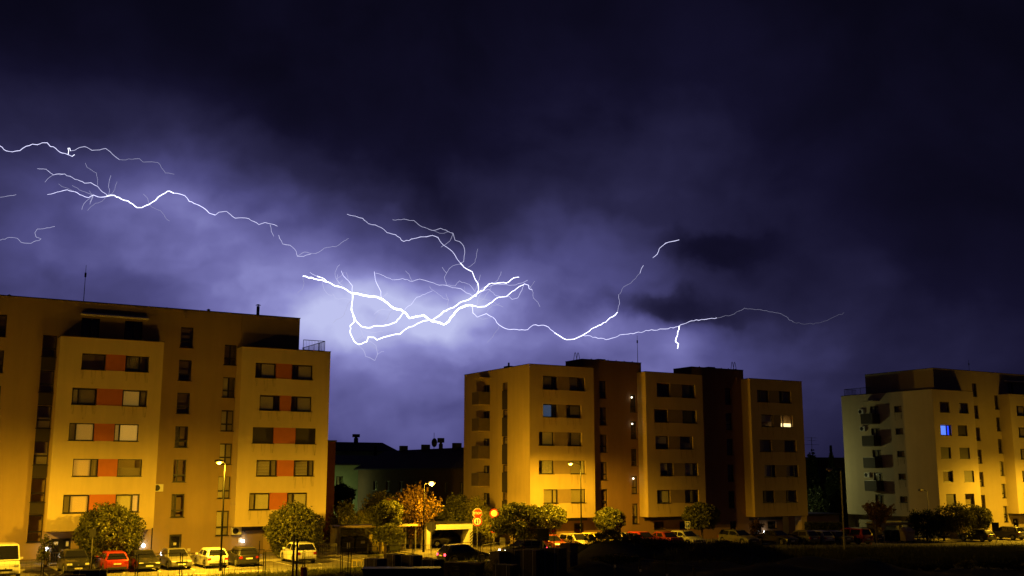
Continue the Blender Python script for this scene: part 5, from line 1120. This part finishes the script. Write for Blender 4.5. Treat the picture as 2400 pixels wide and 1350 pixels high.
def bin_(label, px, v, m, w=1.3, h=1.35, sign=None, kind='flat'):
    P = Ptr(px, v); t = thing('waste_bin', label, 'waste bin', P, ROT, 'waste containers'); 
    b = MB(); b.add([(-w / 2 + .08, -.45, .16), (w / 2 - .08, -.45, .16), (w / 2 - .08, .45, .16), (-w / 2 + .08, .45, .16), (-w / 2, -.52, h * .82), (w / 2, -.52, h * .82), (w / 2, .52, h * .82), (-w / 2, .52, h * .82)], [(3, 2, 1, 0), (0, 1, 5, 4), (1, 2, 6, 5), (2, 3, 7, 6), (3, 0, 4, 7), (4, 5, 6, 7)])
    b.obj('body', m, t, bevel=.03)
    b = MB()
    if kind == 'igloo': b.add([(-w / 2 - .03, -.55, h * .82), (w / 2 + .03, -.55, h * .82), (w / 2 + .03, .55, h * .82), (-w / 2 - .03, .55, h * .82), (-w / 2 + .12, -.2, h * 1.05), (w / 2 - .12, -.2, h * 1.05), (w / 2 - .12, .3, h * 1.12), (-w / 2 + .12, .3, h * 1.12)], [(3, 2, 1, 0), (0, 1, 5, 4), (1, 2, 6, 5), (2, 3, 7, 6), (3, 0, 4, 7), (4, 5, 6, 7)])
    else: b.prism([(-w / 2 - .04, h * .82), (w / 2 + .04, h * .82), (w / 2 + .02, h * .9), (w / 2 - .2, h), (-w / 2 + .2, h), (-w / 2 - .02, h * .9)], -.58, .56)
    b.obj('lid', m, t, bevel=.02)
    for x in (-w / 2 + .15, w / 2 - .15):
        for y in (-.35, .35): MB().cyl((x, y - .03, .09), (x, y + .03, .09), .09, n=10).obj('wheel', BLACKP, t)
    MB().cyl((-w / 2 + .2, -.6, h * .72), (w / 2 - .2, -.6, h * .72), .02, n=6).obj('handle', GALV, t)
    if sign: x, z, a, c = sign; MB().box(x - a / 2, x + a / 2, -.56, -.545, z - c / 2, z + c / 2).obj('sticker', WHITE, t)
    return t
bin_('dark waste container at the left end of the bin shelter', 812, 90.6, BIND, 1.25, 1.45, (.0, .75, .3, .5)); bin_('second dark waste container in the bin shelter', 843, 90.6, BIND, 1.25, 1.45, (.1, 1.0, .4, .24))
bin_('bright yellow recycling container in the shelter', 885, 90.0, BINY, 1.5, 1.5, None, 'igloo'); bin_('green container right of the yellow one', 922, 90.2, BINM, 1.2, 1.45, (.05, 1.1, .5, .16))
bin_('pale beige container under the right hand shelter', 2126, 84.9, BINB, 1.5, 1.55, None, 'igloo'); bin_('dark container left in the right hand shelter', 2086, 86.6, BIND, 1.1, 1.3); bin_('second dark container in the right hand shelter', 2102, 86.6, BIND, 1.1, 1.3)
# hydrant, yellow barrier
t = thing('hydrant', 'small red and yellow hydrant left of the right hand bin shelter', 'hydrant', Ptr(2039, 81.6)); MB().cyl((0, 0, 0), (0, 0, .75), .11, .1, 10).sphere((0, 0, .78), .13, 10, 6).obj('body', SIGNR, t); MB().cyl((-.2, 0, .55), (.2, 0, .55), .06, n=8).obj('outlet', BINY, t)
t = thing('low_barrier', 'little yellow trestle on the kerb near the bins', 'trestle', Ptr(838, 77.2)); MB().box(-.45, .45, -.03, .03, .45, .58).obj('bar', BINY, t)
for s in (-.35, 0, .35): MB().box(s - .03, s + .03, -.02, .02, 0, .45).obj('leg', BINY, t)
MB().box(-.5, .5, -.15, .15, 0, .05).obj('foot', BINY, t)
# iron fence panel right of the white suv
def iron_fence(label, p, q, h=1.2, name='railing_fence'):
    t = thing(name, label, 'fence', p, math.atan2(q.y - p.y, q.x - p.x)); L = (q - p).length; n = int(L / .16)
    MB().cyl((0, 0, h), (L, 0, h), .03, n=6).obj('top_rail', GALV, t); MB().cyl((0, 0, .15), (L, 0, .15), .025, n=6).obj('bottom_rail', GALV, t)
    me = MB().cyl((0, 0, 0), (0, 0, h), .016, n=5).mesh('bar', GALV)
    for i in range(n + 1): inst('bar', me, t, (L * i / n, 0, 0))
    return t
iron_fence('dark iron railing between the corner tree and the bin shelter', Ptr(746, 86.2), Ptr(790, 86.2)); iron_fence('short railing by the left block entrance ramp', Ptr(118, 88.9), Ptr(150, 88.9), 1.1)

# ------------------------------------------------------------------ building site in the foreground
def fence_panel(label, p, q, h=2.0, clip=False, grp='temporary mesh fence panels'):
    t = thing('fence_panel', label, 'fence panel', p, math.atan2(q.y - p.y, q.x - p.x), grp); L = (q - p).length
    for x in (.03, L - .03): MB().cyl((x, 0, 0), (x, 0, h), .03, n=6).obj('post', DARKM, t)
    for z in (.15, h): MB().cyl((0, 0, z), (L, 0, z), .02, n=6).obj('rail', GALV, t)
    b = MB(); n = int(L / .28)
    for i in range(1, n): b.cyl((L * i / n, 0, .15), (L * i / n, 0, h), .005, n=3, cap=False)
    for k in range(1, 6): b.cyl((0, 0, .15 + k * (h - .15) / 6), (L, 0, .15 + k * (h - .15) / 6), .005, n=3, cap=False)
    o = b.obj('wire_mesh', DARKM, t); o['kind'] = 'stuff'
    MB().box(-.12, .18, -.3, .3, 0, .13).obj('foot', CONCD, t)
    if clip: MB().box(.0, .16, -.05, -.03, h - .75, h - .6).obj('clip', WHITE, t)
    return t
lab_f = ['fence panel before the white van', 'fence panel in front of the dark stacks', 'fence panel before the red hatchback', 'fence panel before the dark saloon', 'fence panel before the grey hatchback', 'fence panel before the white hatchback and lamp pole', 'fence panel before the dark hatchback', 'fence panel left of the white suv', 'fence panel before the white suv', 'fence panel before the iron railing', 'fence panel before the dark bins', 'fence panel before the yellow bin', 'fence panel before the reddish tree', 'fence panel before the garage ramp frame', 'fence panel before the stop sign', 'fence panel before the bright leafy tree', 'fence panel before the dark red hatchback']
for i in range(17):
    u0 = 3.2 + i * 2.75; vv = 70.6; p = W(u0, vv, gh(*W(u0, vv)[:2])); q = W(u0 + 2.68, vv, p.z); fence_panel(lab_f[i], p, q)
fa, fb_ = at_dist(1440, 1300, 66), at_dist(1770, 1354, 58); 
fls = ['clipped fence panel at the bushy mound', 'second clipped fence panel on the dark mound', 'third clipped fence panel on the dark mound', 'fourth clipped fence panel nearer the bottom edge', 'last clipped fence panel at the bottom edge']
for i in range(5):
    p = fa.lerp(fb_, i / 5); q = fa.lerp(fb_, (i + .985) / 5); p.z -= 2.0; q.z = p.z; fence_panel(fls[i], p, q, 2.0, True, 'clipped fence panels on the mound')
def pallet(parent, L, Wp, z=0):
    for y in (-Wp / 2 + .06, 0, Wp / 2 - .06):
        for x in (-L / 2 + .07, 0, L / 2 - .07): inst('block', wmesh('pblk', lambda: MB().box(-.07, .07, -.05, .05, 0, .09).mesh('block', WOOD)), parent, (x, y, z))
        inst('bearer', wmesh(('pbr', L), lambda: MB().box(-L / 2, L / 2, -.05, .05, 0, .02).mesh('bearer', WOOD)), parent, (0, y, z + .09))
    for i in range(7): inst('board', wmesh(('pbd', Wp), lambda: MB().box(-.05, .05, -Wp / 2, Wp / 2, 0, .022).mesh('board', WOOD)), parent, (-L / 2 + .06 + i * (L - .12) / 6, 0, z + .112))
def stack(label, px, d, L, Wp, layers, mt, straps=True, rz=.1, bh=.2, cat='stack of blocks', name='block_stack', dz=0.0):
    P = at_dist(px, 1300, d); P.z = gh(P.x, P.y) + dz - .02
    t = thing(name, label, cat, P, rz, 'stacks on the building site'); pallet(t, L, Wp)
    nx_ = max(2, int(L / .42)); ny_ = 2
    me = wmesh(('blk', L, Wp, bh, mt.name), lambda: MB().box(.006, L / nx_ - .006, .006, Wp / ny_ - .006, .004, bh - .004).mesh('block', mt))
    for k in range(layers):
        for i in range(nx_):
            for j in range(ny_):
                inst('block', me, t, (-L / 2 + i * L / nx_ + random.uniform(-.008, .008), -Wp / 2 + j * Wp / ny_ + random.uniform(-.008, .008), .135 + k * bh))
    hh = .135 + layers * bh
    if straps:
        for x in (-L * .3, L * .3):
            b = MB(); b.box(x - .015, x + .015, -Wp / 2 - .02, -Wp / 2 - .012, .1, hh + .01); b.box(x - .015, x + .015, -Wp / 2 - .02, Wp / 2 + .02, hh + .004, hh + .012); b.box(x - .015, x + .015, Wp / 2 + .012, Wp / 2 + .02, .1, hh + .01); b.obj('strap', WHITE, t)
    return t
BLKM = mat('paver_grey', (.20, .17, .14), .9, var=.3, vscale=3, bump=.3); BLKD = mat('paver_dark', (.12, .10, .08), .9, var=.3, vscale=3, bump=.3); BLKW = mat('timber_block', (.30, .21, .12), .85, var=.3, vscale=4)
stack_ = lambda *a, **q: stack(*a, rz=-.62 + random.uniform(-.06, .06), **q)
stackl_ = lambda *a, **q: stack(*a, rz=.3, **q)
stack_('strapped block stack on a pallet left of the site stacks', 880, 74, 1.2, 1.0, 6, BLKM); stack_('second strapped block stack beside it', 925, 75, 1.1, 1.0, 7, BLKD)
stack_('strapped block stack behind the dark container', 963, 74.5, 1.3, 1.0, 7, BLKM); stack_('wide dark block stack right of the strapped ones', 1012, 74, 1.3, 1.1, 6, BLKD)
stack_('tall block stack left of the black crates', 1168, 77.5, .9, .9, 7, BLKM, False); stack_('tall block stack right beside its twin', 1204, 77.8, .9, .9, 7, BLKM, False); stack_('low block stack behind the black crates', 1238, 79, 1.0, .8, 6, BLKD, False)
stack_('dark block stack before the twin stacks', 1185, 73.2, 1.5, 1.0, 4, BLKD); stack_('large dark block stack left of the black mound', 1249, 72.5, 1.35, 1.1, 9, BLKD); stack_('large dark block stack touching the black mound', 1299, 72.5, 1.3, 1.1, 9, BLKD); stack_('brown block stack leaning at the black mound', 1333, 74.5, .9, .9, 8, BLKM, False)
stackl_('low dark stack at the left bottom edge before the van', 60, 62, 2.0, 1.0, 2, BLKD, bh=.15); stackl_('dark plank stack under the dark suv', 115, 64, 1.9, 1.2, 5, BLKD); stackl_('dark plank stack in the middle of three before the suv', 168, 65, 1.8, 1.2, 5, BLKD); stackl_('dark plank stack touching the red hatchback', 215, 66, 1.9, 1.2, 6, BLKD)
# long dark container behind the strapped stacks
P = at_dist(940, 1345, 70.5); P.z = gh(P.x, P.y)
t = thing('skip_container', 'long low dark skip container at the bottom edge below the strapped stacks', 'container', P, .08); b = MB(); b.prism([(-2.3, .15), (2.1, .15), (2.6, 1.0), (-2.5, 1.0)], -.9, .9); b.obj('body', BLACKP, t, bevel=.02); MB().box(-2.55, 2.65, -.95, -.85, .95, 1.03).obj('rim', DARKM, t)
for i in range(7): MB().box(-2.0 + i * .66, -1.94 + i * .66, -.96, -.9, .2, .95).obj('rib', BLACKP, t)
# timber trestle blocks
P = at_dist(1088, 1330, 75); P.z = gh(P.x, P.y)
t = thing('timber_crate', 'long low wooden crate on feet in the lit grass', 'crate', P, -.30)
for i in range(4): MB().box(-1.35, 1.35, -.5 + i * .26, -.27 + i * .26, .95, 1.0).obj('plank', WOOD, t)
for i in range(3): MB().box(-1.33, 1.33, -.52, -.49, .36 + i * .2, .54 + i * .2).obj('plank', WOOD, t); MB().box(1.3, 1.34, -.48, .5, .36 + i * .2, .54 + i * .2).obj('plank', WOOD, t)
for x in (-1.3, -.15, 1.0): MB().box(x, x + .3, -.5, -.2, 0, .94).obj('leg', WOOD, t); MB().box(x, x + .3, .2, .5, 0, .94).obj('leg', WOOD, t)
# sheaf of laths and a brushwood heap
P = at_dist(1143, 1320, 77); P.z = gh(P.x, P.y); t = thing('lath_bundle', 'pale bundle of laths leaning beside the tall block stacks', 'timber', P)
for i in range(11): MB().path([(-1.2 + i * .1, random.uniform(-.2, .2), 0), (-.3 + i * .1, random.uniform(-.2, .2), 1.0 + random.uniform(-.2, .2))], .022, 4).obj('lath', BLIND2, t)
P = at_dist(812, 1338, 73.5); P.z = gh(P.x, P.y); t = MB()
for i in range(90):
    a = Vector((random.gauss(0, .6), random.gauss(0, .4), random.uniform(0, .45))); d = Vector((random.gauss(0, 1), random.gauss(0, 1), random.gauss(0, .35))).normalized() * random.uniform(.3, .7); t.cyl(a - d, a + d, .018, .01, 4)
o = t.obj('brushwood_heap', BARK, loc=P); tag(o, 'small heap of cut brushwood in the grass', 'brushwood')
P = at_dist(697, 1340, 70); P.z = gh(P.x, P.y); t = thing('post', 'thick dark wooden posts tied together before the white suv', 'posts', P)
for x, h in ((-.3, 3.2), (-.05, 2.9), (.45, 1.1)): MB().cyl((x, 0, 0), (x + random.uniform(-.05, .05), 0, h), .07 if x < .4 else .22, n=8).obj('pole', WOOD if x < .4 else SIGNR, t)
for px, d, h, lb in [(815, 72, 3.1, 'thin dark post rising left of the strapped stacks'), (822, 73, 2.6, 'shorter dark post beside the thin one'), (605, 73, 2.6, 'dark post in front of the white hatchback'), (1150, 78, 2.6, 'thin post left of the tall block stacks'), (1228, 74, 3.0, 'thin post above the black block stacks'), (1202, 76, 2.7, 'thin post rising above the twin stacks'), (1298, 74, 2.7, 'thin post above the right black stack')]:
    P = at_dist(px, 1330, d); P.z = gh(P.x, P.y); tag(MB().cyl((0, 0, -.1), (.03, 0, h), .035, .03, 6).obj('site_post', DARKM, loc=P), lb, 'post', 'posts on the building site')
# grass and weeds
def blades(n, area, hmin, hmax, wd, name, m, label, cat, dens=None):
    pts = []
    while len(pts) < n:
        u = random.uniform(area[0], area[1]); v = random.uniform(area[2], area[3]); 
        x, y = W(u, v)[:2]
        if dens and random.random() > dens(x, y): continue
        pts.append((x, y, gh(x, y)))
    p = np.array(pts); h = hmin + (hmax - hmin) * rng.random(n) ** 2; a = rng.random(n) * 6.283; lean = rng.normal(size=(n, 2)) * (h * .3)[:, None]
    dx = np.stack([np.cos(a), np.sin(a), np.zeros(n)], 1) * wd
    V_ = np.empty((n, 3, 3)); V_[:, 0] = p - dx; V_[:, 1] = p + dx; V_[:, 2] = p + np.stack([lean[:, 0], lean[:, 1], h], 1); V_[:, :2, 2] -= .03
    o = cloud_obj(name, V_.reshape(-1, 3), np.arange(n * 3).reshape(n, 3), m, None); o['kind'] = 'stuff'; o['label'] = label; o['category'] = cat; return o
patchy = lambda x, y: .25 + .75 * (math.sin(x * .9 + y * .5) + math.sin(x * .4 - y * 1.1) > -.4)
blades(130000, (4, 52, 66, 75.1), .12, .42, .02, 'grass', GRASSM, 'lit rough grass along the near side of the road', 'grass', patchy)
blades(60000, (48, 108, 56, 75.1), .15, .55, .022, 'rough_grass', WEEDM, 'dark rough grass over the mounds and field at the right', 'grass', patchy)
blades(4000, (4, 120, 74.0, 75.3), .3, .9, .025, 'tall_grass', GRASSM, 'tall grass stalks on the verge of the road', 'grass')
def weed(px, d, r_, h, m, label, n=700):
    h *= .7; r_ *= .85; P = at_dist(px, 1300, d); P.z = gh(P.x, P.y); T = thing('weed_bush', label, 'bush', P, 0, 'weeds on the building site')
    p = crown_pts(n, r_, r_, h / 2, 12, .42, .4); p[:, 2] += h / 2; v, f = leaf_cloud(p, .085); cloud_obj('foliage', v, f, m, T)
    b = MB()
    for i in range(7): a = i * .9; b.path([(0, 0, -.05), (r_ * .5 * math.cos(a), r_ * .5 * math.sin(a), h * .8)], .015, 4)
    b.obj('stems', BARK, T)
wl = [(1365, 82, 1.0, .9, 'weed bush at the left foot of the bushy mound'), (1400, 81, 1.2, 1.2, 'weed bush half way up the bushy mound'), (1440, 80, 1.4, 1.1, 'broad weed bush near the top of the bushy mound'), (1480, 81, 1.4, 1.0, 'weed bush on top of the bushy mound'), (1420, 76, 1.3, 1.0, 'weed bush low on the dark side of the bushy mound'), (1470, 76, 1.4, .9, 'dark weed bush right on the bushy mound'), (1530, 80, 1.2, .7, 'weed bush on the ridge right of the bushy mound'),
      (1590, 80, 1.0, .6, 'small weed bush on the ridge below the parking sign'), (1700, 79, 1.1, .6, 'weed bush on the long dark ridge'), (2130, 78, .8, .7, 'weed tuft before the right hand shelter'), (2170, 78, 1.0, .8, 'weed bush left of the flat lawn at the right'), (2215, 78.5, .8, .6, 'weed bush right of the weeping trees'), (2270, 79, 1.1, .9, 'pale weed bush before the ball shaped tree'), (2315, 78, .9, 1.0, 'weed bush left of the notice board'), (2375, 78, 1.2, 1.2, 'tall weed bush at the right edge'), (2350, 80, 1.0, .8, 'weed bush under the notice board'), (2040, 79, .8, .4, 'low weed tuft behind the dark mound'),
      (925, 83.5, .9, .9, 'dry reddish weed bush left of the driving car'), (1000, 84.5, 1.1, 1.0, 'reddish weed bush before the garage ramp'), (955, 84, .8, .8, 'weed bush between bins and ramp'), (1165, 82.5, .9, .8, 'yellowish weed bush before the round sign'), (430, 71, .4, .5, 'weed tuft below the grey hatchback'), (608, 71, .4, .6, 'weed tuft in the lit grass before the dark hatchback'), (770, 73, .9, .5, 'dark weed tuft before the iron railing'), (1100, 79, .6, .4, 'weed tuft behind the wooden crate')]
for i, (px, d, r_, h, lb) in enumerate(wl): weed(px, d, r_, h, LEAFR if 'reddish' in lb else (LEAFY if 'pale' in lb or 'yellowish' in lb else LEAFG), lb)
print('objects', len(bpy.data.objects))
